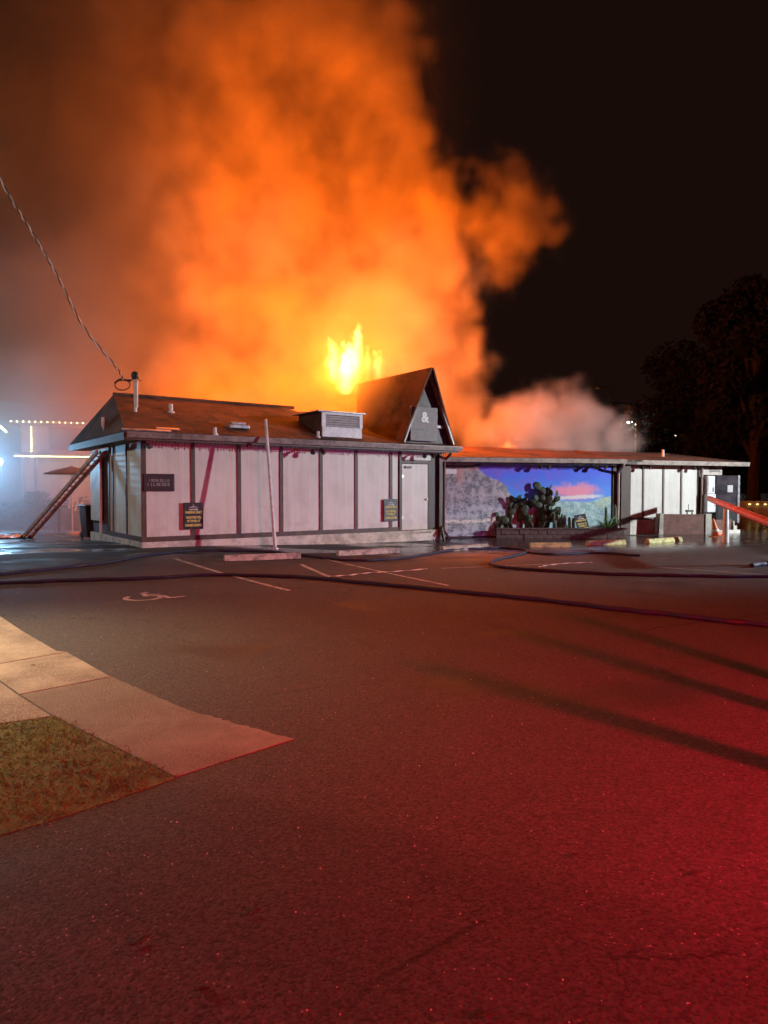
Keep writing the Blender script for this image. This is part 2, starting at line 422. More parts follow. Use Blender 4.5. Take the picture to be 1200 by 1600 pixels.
M['cactus'] = pm('columnar_cactus', (0.10, 0.20, 0.12), 0.6, 0.3, 6, 0.3, 40)
M['agave'] = pm('agave_leaf', (0.16, 0.34, 0.13), 0.5, 0.25, 6, 0.1, 40)
M['red_rock'] = pm('dark_red_boulder', (0.11, 0.03, 0.025), 0.8, 0.3, 5, 0.6, 25)
M['stucco'] = pm('brown_stucco', (0.17, 0.08, 0.065), 0.8, 0.2, 4, 0.5, 70)
M['red'] = pm('red_paint', (0.62, 0.12, 0.06), 0.5, 0.2, 4, 0.1, 40)
M['orange'] = pm('cone_orange', (0.70, 0.16, 0.04), 0.5, 0.15, 6, 0.1, 40)
M['door_dark'] = pm('dark_door', (0.05, 0.035, 0.05), 0.35, 0.3, 3, 0.1, 40)
M['paper'] = pm('paper', (0.75, 0.74, 0.74), 0.8, 0.05, 10, 0, 40)
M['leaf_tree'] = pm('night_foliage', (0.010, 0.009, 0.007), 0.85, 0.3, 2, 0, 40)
M['bark'] = pm('bark', (0.05, 0.032, 0.028), 0.9, 0.3, 5, 0.6, 20)
M['hedge'] = pm('hedge_leaf', (0.04, 0.055, 0.03), 0.7, 0.3, 2, 0, 40)
M['house'] = pm('house_stucco', (0.45, 0.40, 0.36), 0.85, 0.1, 2, 0.2, 40)
M['house_trim'] = pm('house_trim_paint', (0.22, 0.19, 0.19), 0.7, 0.1, 3, 0.1, 40)
M['canvas'] = pm('canvas', (0.10, 0.10, 0.12), 0.85, 0.2, 3, 0.2, 60)
M['alu'] = pm('ladder_rail', (0.50, 0.45, 0.45), 0.55, 0.25, 7, 0.1, 40)
M['tarp'] = pm('white_tarp', (0.65, 0.68, 0.72), 0.45, 0.15, 3, 0.3, 25)
M['earth'] = pm('dry_hill', (0.03, 0.028, 0.022), 0.95, 0.2, 0.05, 0, 40)
M['dry_leaf'] = pm('dead_leaf', (0.035, 0.022, 0.014), 0.8, 0.3, 20, 0.3, 60)
M['pebble'] = pm('pebble', (0.34, 0.32, 0.30), 0.8, 0.3, 20, 0.3, 60)
M['cable'] = pm('cable_jacket', (0.03, 0.03, 0.03), 0.5, 0.2, 10, 0.1, 60)
M['cable_w'] = pm('bare_cable', (0.55, 0.50, 0.46), 0.5, 0.2, 10, 0.1, 60)
M['grass'] = pm('grass_blade', (0.085, 0.28, 0.06), 0.65, 0.3, 2.5, 0, 40, dark=(0.065, 0.16, 0.04))
M['turf'] = pm('turf_soil', (0.10, 0.115, 0.038), 0.95, 0.3, 8, 0.8, 60)
M['glass'] = pm('dark_window', (0.03, 0.035, 0.045), 0.15, 0.2, 2, 0, 40)
M['ember'] = emis('burning_embers', (1.0, 0.17, 0.004), 9.0)
M['bulb'] = emis('string_bulb', (1.0, 0.84, 0.38), 20.0)
M['lamp_on'] = emis('lit_lamp', (0.85, 1.0, 0.72), 150.0)
M['flood_on'] = emis('lit_floodlight', (0.6, 0.85, 1.0), 90.0)
M['town'] = emis('town_light', (1.0, 0.85, 0.75), 14.0)
M['amber'] = emis('amber_marker', (1.0, 0.72, 0.25), 2.5)

# ------------------------------------------------------------------ ground: the lot, pavement and lawn
def ground_sheet():
    xs = [-900, -400, -150, -70, -40] + [-30 + 0.5 * i for i in range(121)] + [40, 70, 150, 400, 900]
    ys = [-60, -20] + [-6 + 0.5 * i for i in range(85)] + [40, 50, 70, 120, 250, 500, 1200]
    v = [(x, y, g(x, y)) for y in ys for x in xs]; n = len(xs)
    f = [(j * n + i, j * n + i + 1, (j + 1) * n + i + 1, (j + 1) * n + i) for j in range(len(ys) - 1) for i in range(n - 1)]
    b = MB(); b.add(v, f); b.smooth = True
    tag(b.build('asphalt_lot', M['asphalt']), kind='structure')
ground_sheet()
def sheet(pts, up):                                     # flat mark that follows the lot
    b = MB(); b.add([(p.x, p.y, g(p.x, p.y) + up) for p in pts], [tuple(range(len(pts)))]); return b
# pavement: slabs of concrete with joints between them
walk = thing('pavement', None, None); tag(walk, kind='structure')
def ragged(a, b, n, amp):
    out = []
    for i in range(n):
        p = a.lerp(b, i / n); d = (b - a).normalized()
        out.append(p + Vector((-d.y, d.x, 0)) * (random.uniform(-amp, amp) if i else 0))
    return out
edge_px = [(0, 962), (35, 985), (90, 1018), (200, 1070), (300, 1112), (462, 1156)]
edge = [gp(*p) for p in edge_px]
left0 = edge[0] + (edge[0] - edge[1]).normalized() * 3.2
jA = [gp(-150, 1064), gp(105, 1019)]       # joints across
jB = [gp(30, 1086), gp(190, 1064)]
joint_l = [gp(-120, 992), gp(30, 1086), gp(83, 1120)]   # joint along
def slab(pts, name='slab', h=0.005, m='walk'):
    poly = [(p.x, p.y) for p in pts]
    b = MB(); b.prism(poly, -0.12, h); return b.build(name, M[m], walk, bevel=0.002)
def inset(pts, d=0.012):
    c = sum(pts, Vector()) / len(pts); return [p + (c - p).normalized() * d for p in pts]
e = edge
mid_e = e[2].lerp(e[3], 0.12)
dB = (gp(0, 1133) - gp(81, 1121)).normalized(); dA = (gp(0, 1306) - gp(274, 1217)).normalized()
cJ = gp(-30, 1043)
slab(inset([cJ + dB * 2.2, cJ + dB * 1.6 + Vector((-.9, 2.6, 0)), e[0] + (e[0] - e[1]).normalized() * 1.2, e[0], e[1], e[2], gp(105, 1019), cJ]))
slab(inset([cJ + dB * 8, cJ + dB * 7 + Vector((-1.2, 4.5, 0)), e[0] + (e[0] - e[1]).normalized() * 5, e[0] + (e[0] - e[1]).normalized() * 1.24, cJ + dB * 1.62 + Vector((-.9, 2.62, 0)), cJ + dB * 2.22]))
slab(inset([gp(105, 1019), e[3].lerp(e[2], 0.2), gp(30, 1086), gp(-30, 1043)]))
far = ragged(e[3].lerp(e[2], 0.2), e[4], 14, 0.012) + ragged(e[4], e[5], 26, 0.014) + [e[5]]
slab(inset(far + [gp(275, 1216), gp(83, 1120), gp(30, 1086)]), m='walk_dark')
slab(inset([cJ, gp(30, 1086), gp(83, 1120), gp(0, 1132), gp(0, 1132) + dB * 1.0, cJ + dB * 1.6]))
slab(inset([cJ + dB * 1.6, gp(0, 1132) + dB * 1.0, gp(0, 1132) + dB * 8, cJ + dB * 8]))
# lawn patch
lawn_pts = [gp(81, 1121), gp(274, 1217), gp(180, 1250), gp(100, 1277), gp(0, 1306), gp(0, 1306) + (gp(0, 1306) - gp(274, 1217)).normalized() * 7.5, gp(0, 1133) + (gp(0, 1133) - gp(81, 1121)).normalized() * 8, gp(0, 1133)]
tag(MB().prism([(p.x, p.y) for p in lawn_pts], -0.1, 0.004).build('lawn_soil', M['turf']), kind='structure')
def inside(x, y, poly):
    c = False; j = len(poly) - 1
    for i in range(len(poly)):
        if (poly[i].y > y) != (poly[j].y > y) and x < (poly[j].x - poly[i].x) * (y - poly[i].y) / (poly[j].y - poly[i].y) + poly[i].x: c = not c
        j = i
    return c
def lawn():
    rnd = random.Random(3); v = []; f = []
    x0, x1 = -5.0, max(p.x for p in lawn_pts); y0, y1 = min(p.y for p in lawn_pts), max(p.y for p in lawn_pts)
    k = 0
    while k < 42000:
        x = rnd.uniform(x0, x1); y = rnd.uniform(y0, y1)
        jx, jy = x + rnd.gauss(0, .025), y + rnd.gauss(0, .025)
        if not inside(jx, jy, lawn_pts): continue
        k += 1
        cl = 0.6 + 0.4 * sin(x * 9 + 2 * sin(y * 5)) * sin(y * 8 + sin(x * 4))
        h = rnd.uniform(0.010, 0.026) * (0.6 + 0.6 * cl); a = rnd.uniform(0, 2 * pi); w = rnd.uniform(0.0018, 0.0034)
        l = rnd.uniform(0.010, 0.040); b = rnd.uniform(0, 2 * pi)
        o = len(v); dx, dy = cos(a) * w, sin(a) * w
        v += [(x - dx, y - dy, 0.002), (x + dx, y + dy, 0.002), (x + dx * .6 + cos(b) * l * .5, y + dy * .6 + sin(b) * l * .5, 0.002 + h * .7), (x + cos(b) * l, y + sin(b) * l, 0.002 + h)]
        f += [(o, o + 1, o + 2), (o, o + 2, o + 3)]
    b = MB(); b.add(v, f); tag(b.build('lawn_grass', M['grass']), 'short mown grass beside the pavement', 'grass', kind='stuff')
lawn()
# painted bay lines and wheelchair symbol
def line(p, q, w, name='bay_line'):
    a, b = gp(*p), gp(*q); n = max(2, int((b - a).length / 0.4)); d = (b - a).normalized(); s = Vector((-d.y, d.x, 0)) * w / 2
    v = []; f = []
    for i in range(n + 1):
        c = a.lerp(b, i / n)
        for k in (-1, 1):
            r = c + s * k * random.uniform(0.85, 1.1); v.append((r.x, r.y, g(r.x, r.y) + 0.004))
        if i: f.append((2 * i - 2, 2 * i - 1, 2 * i + 1, 2 * i))
    m = MB(); m.add(v, f); o = m.build(name, M['paint']); tag(o, kind='structure'); return o
line((273, 873), (452, 923), 0.09); line((470, 882), (513, 901), 0.09); line((505, 873), (700, 915), 0.07)
line((690, 888), (925, 879), 0.05); line((1010, 885), (1190, 898), 0.05)
def wheelchair():
    O = gp(240, 933); ax = (gp(296, 929) - gp(196, 931)); sc = ax.length / 2.0; ux = ax.normalized(); uy = Vector((-ux.y, ux.x, 0))
    b = MB()
    def put(poly):
        b.add([(lambda q: (q.x, q.y, g(q.x, q.y) + 0.005))(O + ux * (x * sc) + uy * (y * sc)) for x, y in poly], [tuple(range(len(poly)))])
    cx, cy_, r0, r1 = -0.30, -0.10, 0.44, 0.62
    N = 22; a0, a1 = radians(150), radians(385)
    for i in range(N):
        a, c = a0 + (a1 - a0) * i / N, a0 + (a1 - a0) * (i + 1) / N
        put([(cx + r0 * cos(a), cy_ + r0 * sin(a)), (cx + r1 * cos(a), cy_ + r1 * sin(a)), (cx + r1 * cos(c), cy_ + r1 * sin(c)), (cx + r0 * cos(c), cy_ + r0 * sin(c))])
    put([(-0.55, 0.95), (-0.40, 0.78), (-0.28, 0.88), (-0.40, 1.06)])
    put([(-0.60, 0.85), (-0.42, 0.85), (-0.18, 0.18), (-0.36, 0.18)])
    put([(-0.40, 0.30), (0.30, 0.30), (0.30, 0.14), (-0.34, 0.14)])
    put([(0.16, 0.20), (0.32, 0.26), (0.60, -0.22), (0.46, -0.30)])
    put([(0.46, -0.20), (0.54, -0.34), (1.0, -0.02), (0.95, 0.10)])
    put([(-0.36, 0.58), (0.12, 0.58), (0.12, 0.46), (-0.32, 0.46)])
    o = b.build('wheelchair_symbol', M['paint']); tag(o, kind='structure')
wheelchair()
# far hill behind the trees
def hill_z(x, y):
    k = (y - 260) / 405.0; return -1 + k * (86 + 3 * sin(x * 0.013 + 1) + 2 * sin(x * 0.05 + k * 3))
hb = MB(); hv = []; hf = []; NX, NY = 60, 10
for j in range(NY):
    for i in range(NX):
        x = -420 + i * 16.0; k = j / (NY - 1)
        hv.append((x, 260 + j * 45.0, hill_z(x, 260 + j * 45.0)))
for j in range(NY - 1):
    for i in range(NX - 1): hf.append((j * NX + i, j * NX + i + 1, (j + 1) * NX + i + 1, (j + 1) * NX + i))
hb.add(hv, hf); hb.smooth = True; tag(hb.build('hill', M['earth']), kind='structure')

# ------------------------------------------------------------------ the burning building
A1 = 35.5; F1 = frame(-5.75, 16.43, A1); F2 = frame(1.86, 22.3, 15.0); F3 = frame(8.55, 24.3, 22.0)
def loc(F, p): return F.inverted() @ Vector(p)
def wall_s(F, px):                                       # where a picture column meets a front wall
    d = ray(px, 764); o = loc(F, (0, 0, 0)); e = loc(F, (d.x, d.y, 0)) - o
    return o.x + e.x * (-o.y / e.y)
bld = thing('restaurant', 'long low white panelled restaurant with brown trim, fire burning through its roof', 'building')
FL = 0.33; TOP = 2.74
# --- near wing: front wall with panels and battens
S_END = 9.12
wall = MB(F1).box(0.05, S_END, 0.06, 0.20, FL, TOP).build('wall', M['trim2'], bld)
wl = MB(F1).box(0.06, 0.20, 0.20, 5.2, FL, TOP).box(0.2, S_END, 5.0, 5.2, FL, TOP).box(S_END - 0.14, S_END, 0.2, 5.0, FL, TOP).build('side_wall', M['trim2'], bld)
MB(F1).box(-0.02, S_END, -0.03, 5.2, -0.4, FL - 0.002).build('foundation', M['found'], bld, bevel=0.01)
bat = [0.06] + [wall_s(F1, p) for p in (302, 374, 440, 502, 557, 611)]
s_door0, s_door1 = wall_s(F1, 628), wall_s(F1, 668)
edges = bat + [s_door0 - 0.12]
for a, b in zip(edges[:-1], edges[1:]):
    MB(F1).box(a + 0.004, b - 0.004, 0.025, 0.058, FL + 0.06, TOP).build('panel', M['siding'], wall)
MB(F1).box(s_door1 + 0.16, S_END, 0.025, 0.058, FL + 0.06, TOP).build('panel', M['trim2'], wall)
for s in bat[1:]:
    MB(F1).box(s - 0.05, s + 0.05, -0.002, 0.022, FL + 0.122, TOP).build('batten', M['trim'], wall)
MB(F1).box(-0.02, 0.10, -0.006, 0.022, FL + 0.122, TOP).build('corner_board', M['trim'], wall)
MB(F1).box(-0.02, s_door0 - 0.12, -0.008, 0.024, FL + 0.0, FL + 0.12).build('base_trim', M['trim'], wall)
MB(F1).box(s_door0 - 0.02, s_door1 + 0.12, -0.03, 0.02, FL - 0.10, FL).build('door_sill', M['found'], wall)
# left side: panels, battens, dark doorway, pale door
tb = [0.03, 1.37, 2.69, 3.10]
for a, b in zip(tb[:-1], tb[1:]):
    MB(F1).box(0.025, 0.058, a + 0.004, b - 0.004, FL + 0.06, TOP).build('panel', M['siding'], wl)
for a in (1.37, 2.69, 3.08): MB(F1).box(-0.002, 0.022, a - 0.05, a + 0.05, FL + 0.122, TOP).build('batten', M['trim'], wl)
MB(F1).box(-0.008, 0.022, 0.03, 3.13, FL, FL + 0.12).build('base_trim', M['trim'], wl)
MB(F1).box(0.0, 0.05, 3.95, 5.2, FL + 0.35, TOP - 0.1).build('panel', M['siding'], wl)
MB(F1).box(-0.05, 0.0, 3.86, 3.96, FL, TOP - 0.06).build('door_jamb', M['white'], wl)
# door in the front wall
dr = MB(F1).box(s_door0, s_door1, -0.006, 0.045, FL + 0.02, FL + 2.03).build('door', M['siding'], bld)
MB(F1).box(s_door0 - 0.10, s_door0 - 0.01, -0.02, 0.05, FL, TOP).build('door_frame', M['trim'], wall)
MB(F1).box(s_door1 + 0.01, s_door1 + 0.13, -0.02, 0.05, FL, FL + 2.13).build('door_frame', M['trim2'], wall)
MB(F1).box(s_door0 - 0.008, s_door1 + 0.008, -0.02, 0.05, FL + 2.05, FL + 2.15).build('door_frame', M['trim'], wall)
MB(F1).box(s_door0 - 0.008, s_door1 + 0.13, -0.004, 0.05, FL + 2.155, TOP).build('panel', M['siding'], wall)
kn = MB(F1 @ Matrix.Translation((s_door1 - 0.06, -0.02, FL + 0.95)) @ Matrix.Rotation(pi / 2, 4, 'X'))
kn.lathe([(0.0, 0.06), (0.025, 0.055), (0.03, 0.04), (0.012, 0.02), (0.03, 0.0)], 10).build('door_knob', M['metal'], dr)
for hz in (0.35, 1.6): MB(F1).box(s_door0 - 0.02, s_door0 + 0.05, -0.014, -0.007, FL + hz, FL + hz + 0.1).build('hinge', M['metal'], dr)
MB(F1).box(s_door0 + 0.1, s_door0 + 0.34, -0.05, -0.008, FL + 1.9, FL + 1.96).build('door_closer', M['dark'], dr)
# low splash apron at the door
MB(F1).box(-0.06, S_END - 0.2, -0.09, -0.032, -0.4, 0.12).build('footing', M['found'], bld, bevel=0.02)
# --- near wing roof
EZ = 2.93; RZ = 4.10; RT = 2.5
def sag(s, t): 
    k = max(0.0, min(1.0, (s - 5.2) / 2.6)); k = k * k * (3 - 2 * k)
    return -0.42 * k * max(0.0, (t + 0.5) / 3.0)
def roof_front():
    NS, NT = 34, 8; v = []; f = []
    for j in range(NT + 1):
        for i in range(NS + 1):
            k = j / NT; t = -0.5 + 3.0 * k
            s0 = -0.5 + 0.5 * k; s = s0 + (9.5 - s0) * i / NS
            z = EZ + (RZ - EZ) * k + sag(s, t) + random.uniform(-0.008, 0.008)
            if j == NT and s > 5: z += random.uniform(-0.06, 0.05); t += random.uniform(-.12, .1)
            v.append((s, t, z))
    for j in range(NT):
        for i in range(NS): f.append((j * (NS + 1) + i, j * (NS + 1) + i + 1, (j + 1) * (NS + 1) + i + 1, (j + 1) * (NS + 1) + i))
    b = MB(F1); b.add(v, f); return b
rf = roof_front().build('roof', M['shingle'], bld)
so = rf.modifiers.new('thick', 'SOLIDIFY'); so.thickness = 0.07; so.offset = -1
def slabp(pts, name, m, parent, F=F1, th=0.07):
    o = MB(F).add(pts, [tuple(range(len(pts)))]).build(name, m, parent)
    s = o.modifiers.new('thick', 'SOLIDIFY'); s.thickness = th; s.offset = -1; return o
slabp([(-0.5, 5.5, EZ), (-0.5, -0.5, EZ), (0.0, 2.5, RZ)], 'hip_slope', M['shingle'], rf)
slabp([(3.4, 5.5, EZ), (-0.5, 5.5, EZ), (0, 2.5, RZ), (2.2, 2.5, RZ)], 'rear_slope', M['shingle'], rf)
MB(F1).tube([(0.0, 2.5, RZ + 0.02), (5.4, 2.5, RZ + 0.02)], 0.05, 8).build('ridge_cap', M['shingle'], rf)
# fascia, gutter, soffit
MB(F1).box(-0.53, 9.52, -0.535, -0.505, TOP - 0.02, EZ - 0.03).build('fascia', M['trim'], rf)
MB(F1).box(-0.535, -0.505, -0.50, 5.5, TOP - 0.02, EZ - 0.03).build('fascia', M['trim'], rf)
MB(F1).box(-0.50, 9.5, -0.50, 0.024, TOP + 0.002, TOP + 0.02).box(-0.50, 0.02, 0.03, 5.5, TOP + 0.002, TOP + 0.02).build('soffit', M['trim2'], rf)
def gutter(F, x0, x1, y, z, m, parent, h=0.12, w=0.11):
    prof = [(0, 0), (-w * .75, 0), (-w, h), (-w - .012, h), (-w - .012, h + .012), (-w + .008, h + .012), (-w * .7, .012), (-.012, .012), (-.012, h), (0, h)]
    return MB(F).extr([(x0, y + p[0], z + p[1]) for p in prof], (x1 - x0, 0, 0)).build('gutter', m, parent)
gutter(F1, -0.5, 9.6, -0.538, EZ - 0.16, M['gutter'], rf)
# rows of light clips under the eaves: too small to pick apart
cb = MB(F1); rr = random.Random(5)
for i in range(120):
    s = 0.1 + i * 0.076; cb.box(s, s + 0.02, -0.53, -0.51, TOP - 0.05 - rr.random() * 0.05, TOP - 0.021)
cb.M = F2
for i in range(80):
    s = 0.1 + i * 0.076; cb.box(s, s + 0.02, -0.40, -0.38, 2.40 - rr.random() * 0.05, 2.46)
tag(cb.build('light_clips', M['trim2'], rf), kind='stuff')
# vents on the near roof
def rz(s, t): return EZ + (RZ - EZ) * (t + 0.5) / 3.0 + sag(s, t)
def roof_at(px, py):                                     # point of the front slope behind a picture point
    d = ray(px, py); best = None
    for i in range(400):
        p = Vector((0, 0, CAM_H)) + d * (14 + i * 0.03); q = loc(F1, p)
        if q.y > -0.5 and q.z < rz(q.x, q.y): return q
    return q
def vent(px, py, h, r, m=M['white_metal'], hood=False):
    q = roof_at(px, py); b = MB(F1 @ Matrix.Translation((q.x, q.y, rz(q.x, q.y) - 0.05)))
    b.lathe([(r * 1.9, 0.0), (r * 1.8, 0.05), (r, 0.08), (r, h), (r * 0.8, h + 0.005)], 12); b.build('vent_pipe', m, rf)
vent(267, 644, 0.26, 0.055); vent(336, 678, 0.20, 0.045); vent(497, 683, 0.2, 0.04)
q = roof_at(370, 669)
MB(F1 @ Matrix.Translation((q.x, q.y, rz(q.x, q.y)))).box(-.28, .28, -.2, .2, -.03, .07).box(-.2, .2, -.14, .1, .07, .14).build('roof_vent', M['metal'], rf, bevel=0.02)
# curled burnt roofing by the mast
for px, py, w in ((240, 674, .8), (262, 672, .55), (205, 676, .4)):
    q = roof_at(px, py); 
    MB(F1 @ Matrix.Translation((q.x, q.y, rz(q.x, q.y) + 0.01)) @ Matrix.Rotation(0.36, 4, 'X')).box(-w / 2, w / 2, -.06, .05, 0, .03).build('loose_flashing', M['metal'], rf, bevel=0.008)
# --- steep little gable with the sign
AS, AW, AZ0, AZ1, AT0, AT1 = 8.42, 0.98, 2.96, 5.22, -0.45, 3.4
gab = MB(F1).extr([(AS - AW + .06, AT0 + .18, AZ0), (AS + AW - .06, AT0 + .18, AZ0), (AS, AT0 + .18, AZ1 - .12)], (0, 0.06, 0)).build('gable', M['trim2'], bld)
for k, sg in enumerate((-1, 1)):
    a = (AS, 0, AZ1); o = (AS + sg * AW, 0, AZ0)
    n = Vector((sg * (AZ1 - AZ0), 0, AW)).normalized() * 0.05
    poly = [(a[0], AT0 - 0.16, a[2]), (o[0], AT0, o[2]), (o[0], AT1 - 1.3, o[2]), (a[0], AT1, a[2])]
    MB(F1).extr(poly, n).build('gable_slope', M['shingle'], gab)
    MB(F1).bar((AS + sg * 0.02, AT0 + .03, AZ1 - 0.06), (AS + sg * (AW - .02), AT0 + .03, AZ0 + .02), 0.05, 0.14, up=(0, 1, 0)).build('barge_board', M['gutter'], gab)
MB(F1).bar((AS - .68, AT0 + .14, AZ0 + .55), (AS + .68, AT0 + .14, AZ0 + .55), 0.05, 0.08).build('tie_beam', M['gutter'], gab)
# --- mural wing
L2 = 6.25
w2 = MB(F2).box(-0.25, L2 + 0.75, 0.03, 0.2, -0.3, 2.6).box(-0.25, -0.1, 0.2, 4.2, -.3, 2.6).box(-.1, L2 + .75, 4.05, 4.2, -.3, 2.6).build('mural_wall', M['trim2'], bld)
mo = MB().box(0, 6.2, 0, 0.025, 0, 2.42).build('mural', M['mural'], w2); mo.matrix_local = F2 @ Matrix.Translation((0.03, 0, 0.06)); 
tag(mo, 'desert mural with blue sky, pink cloud and grey cliff')
MB(F2).box(-0.08, 0.026, -0.06, 0.028, -0.2, 2.5).build('mural_post', M['gutter2'], w2)
MB(F2).box(L2, L2 + 0.22, -0.04, 0.028, -.2, 2.5).build('mural_post', M['trim2'], w2)
MB(F2).box(L2 + 0.26, L2 + 0.62, -0.14, 0.028, -.2, 2.5).build('pillar', M['trim'], w2)
rf2 = slabp([(-0.35, -0.42, 2.62), (L2 + 0.9, -0.42, 2.62), (L2 + 0.9, 4.6, 3.28), (-0.35, 4.6, 3.28)], 'low_roof', M['shingle'], bld, F2, 0.08)
gutter(F2, -0.25, L2 + 0.2, -0.43, 2.46, M['gutter2'], rf2, 0.13, 0.12)
MB(F2).box(-0.3, L2 + 0.7, -0.42, -0.40, 2.44, 2.54).build('fascia', M['trim'], rf2)
def downspout(F, x, y, z1, z0, parent, m):
    b = MB(F); b.tube(catmull([(x, y - .42, z1), (x, y - .40, z1 - .08), (x + .05, y - .12, z1 - .25), (x + .05, y - .06, z1 - .4), (x + .05, y - .06, (z0 + z1) / 2), (x + .05, y - .06, z0 + .12), (x + .05, y - .2, z0)], 4), 0.045, 8)
    b.build('downspout', m, parent)
downspout(F2, L2 + 0.12, -0.04, 2.46, 0.1, rf2, M['gutter2'])
downspout(F1, S_END + 0.22, 0.05, 2.76, 0.05, rf, M['trim'])
MB(F1).box(S_END + 0.02, S_END + 0.14, -0.08, 0.04, -0.2, TOP).build('post', M['trim2'], bld)
for dx in (-0.22, 0.0, 0.24):
    MB(F1).bar((S_END + 0.10, -0.1, 0.42), (S_END + 0.10 + dx, -0.22, 0.0), 0.06).build('post_foot', M['trim2'], bld)
MB(F2).tube([(0.1, -0.1, 2.33), (1.0, -0.1, 2.33), (1.3, -0.1, 2.40)], 0.035, 8).build('wall_lamp', M['dark'], w2)
MB(F2).box(0.12, 0.50, -0.03, -0.004, 2.08, 2.24).build('small_placard', M['paper'], w2, bevel=0.03)
# --- far wing
L3 = 3.52; F3L = 0.54
w3 = MB(F3).box(-0.5, L3, 0.06, 0.2, -0.3, 2.6).box(L3 - .14, L3, .2, .45, -.3, 2.6).box(L3 - .14, L3, 1.4, 4.0, -.3, 2.6).box(L3 - .14, L3, .45, 1.4, 2.1, 2.6).box(-.5, L3, 3.9, 4.0, -.3, 2.6).build('far_wall', M['trim2'], bld)
b3 = [0.0] + [wall_s(F3, p) for p in (1005.5, 1037, 1065, 1091)]
for a, b in zip(b3[:-1], b3[1:]):
    MB(F3).box(a + 0.004, b - 0.004, 0.025, 0.058, F3L, 2.5).build('panel', M['siding'], w3)
for s in b3[1:]: MB(F3).box(s - 0.035, s + 0.035, 0.0, 0.022, F3L + 0.05, 2.5).build('batten', M['trim'], w3)
MB(F3).box(-0.02, b3[2] + .1, -0.006, 0.024, F3L - 0.03, F3L + 0.05).build('base_trim', M['trim'], w3)
MB(F3).box(-0.1, L3, -0.03, 0.055, -0.3, F3L - 0.032).build('foundation', M['found'], w3, bevel=0.01)
rf3 = slabp([(-0.45, -0.45, 2.60), (L3 + 1.75, -0.45, 2.60), (L3 + 0.3, 2.3, 3.05), (-0.45, 2.3, 3.05)], 'far_roof', M['shingle'], bld, F3, 0.07)
slabp([(L3 + 1.75, -0.45, 2.60), (L3 + 1.75, 4.4, 2.60), (L3 + .3, 2.3, 3.05)], 'hip_slope', M['shingle'], rf3, F3)
slabp([(L3 + 1.75, 4.4, 2.6), (-.45, 4.4, 2.6), (-.45, 2.3, 3.05), (L3 + .3, 2.3, 3.05)], 'rear_slope', M['shingle'], rf3, F3)
gutter(F3, -0.3, L3 + 1.7, -0.455, 2.44, M['gutter2'], rf3, 0.13, 0.12)
MB(F3).box(-0.4, L3 + 1.72, -0.45, 0.02, 2.50, 2.525).box(L3, L3 + 1.72, 0.03, 4.2, 2.50, 2.525).build('soffit', M['trim2'], rf3)
b = MB(F3 @ Matrix.Translation((wall_s(F3, 1064), 0.9, 2.78))); b.lathe([(.06, 0), (.05, .05), (.045, .30)], 10); b.build('vent_pipe', M['white_metal'], rf3)
# open dark door leaf hanging out from the end wall
D0 = loc(F3, at(1119, 764, 25.75)); D1 = loc(F3, at(1156, 764, 25.75))
dz0, dz1 = 0.34, 2.10
leaf = MB(F3).extr([(D0.x, D0.y, dz0), (D1.x, D1.y, dz0), (D1.x, D1.y, dz1), (D0.x, D0.y, dz1)], (0.02, 0.05, 0)).build('open_door', M['door_dark'], bld)
tag(leaf, 'dark open door leaf with a white notice')
dd = (D1 - D0).normalized(); nn = Vector((dd.y, -dd.x, 0))
def on_leaf(u0, u1, z0, z1, th, name, m):
    a = D0 + dd * u0 + nn * 0.004; c = D0 + dd * u1 + nn * 0.004
    MB(F3).extr([(a.x, a.y, z0), (c.x, c.y, z0), (c.x, c.y, z1), (a.x, a.y, z1)], nn * th).build(name, m, leaf)
on_leaf(0.42, 0.62, 1.48, 1.74, 0.006, 'notice', M['paper']); on_leaf(0.0, 0.03, dz0, dz1, 0.012, 'edge_strip', M['dark'])
on_leaf(0.80, 0.875, dz0, dz1, 0.012, 'edge_strip', M['metal']); on_leaf(0.78, 0.84, 0.92, 1.02, 0.05, 'door_knob', M['metal'])
on_leaf(0.06, 0.78, 0.42, 0.9, 0.006, 'kick_plate', M['dark'])
# lintel box with a louvre over the doorway
MB(F3).box(L3 - 0.02, L3 + 0.92, -0.02, 0.28, 2.12, 2.42).build('louvre_box', M['gutter2'], w3)
for i in range(3): MB(F3).box(L3 + 0.3, L3 + 0.8, -0.045, -0.022, 2.24 + i * .05, 2.265 + i * .05).build('louvre', M['dark'], w3)
# porch: low stucco wall, grey end pier, landing and steps
pw = [loc(F3, at(p, 764, Y)) for p, Y in ((1037, 24.2), (1102, 24.4))]
MB(F3).extr([(pw[0].x, pw[0].y, -.2), (pw[1].x, pw[1].y, -.2), (pw[1].x, pw[1].y, .70), (pw[0].x, pw[0].y, .72)], (0, .16, 0)).build('porch_wall', M['stucco'], bld, bevel=.01)
MB(F3).extr([(pw[0].x - .22, pw[0].y - .02, -.2), (pw[0].x, pw[0].y - .02, -.2), (pw[0].x, pw[0].y - .02, .74), (pw[0].x - .16, pw[0].y - .02, .74)], (0, .2, 0)).build('porch_pier', M['concrete'], bld, bevel=.01)
MB(F3).box(pw[1].x + .004, pw[1].x + .28, pw[1].y - .04, pw[1].y + .26, -.2, .72).build('porch_pier', M['concrete'], bld, bevel=.01)
lx = pw[1].x + .3
MB(F3).box(lx, lx + 1.02, pw[1].y + .1, pw[1].y + 1.3, -.2, .34).build('landing', M['stucco'], bld, bevel=.01)
MB(F3).box(lx, lx + 1.02, pw[1].y + .02, pw[1].y + .096, -.2, .5).build('landing_riser', M['stucco'], bld)
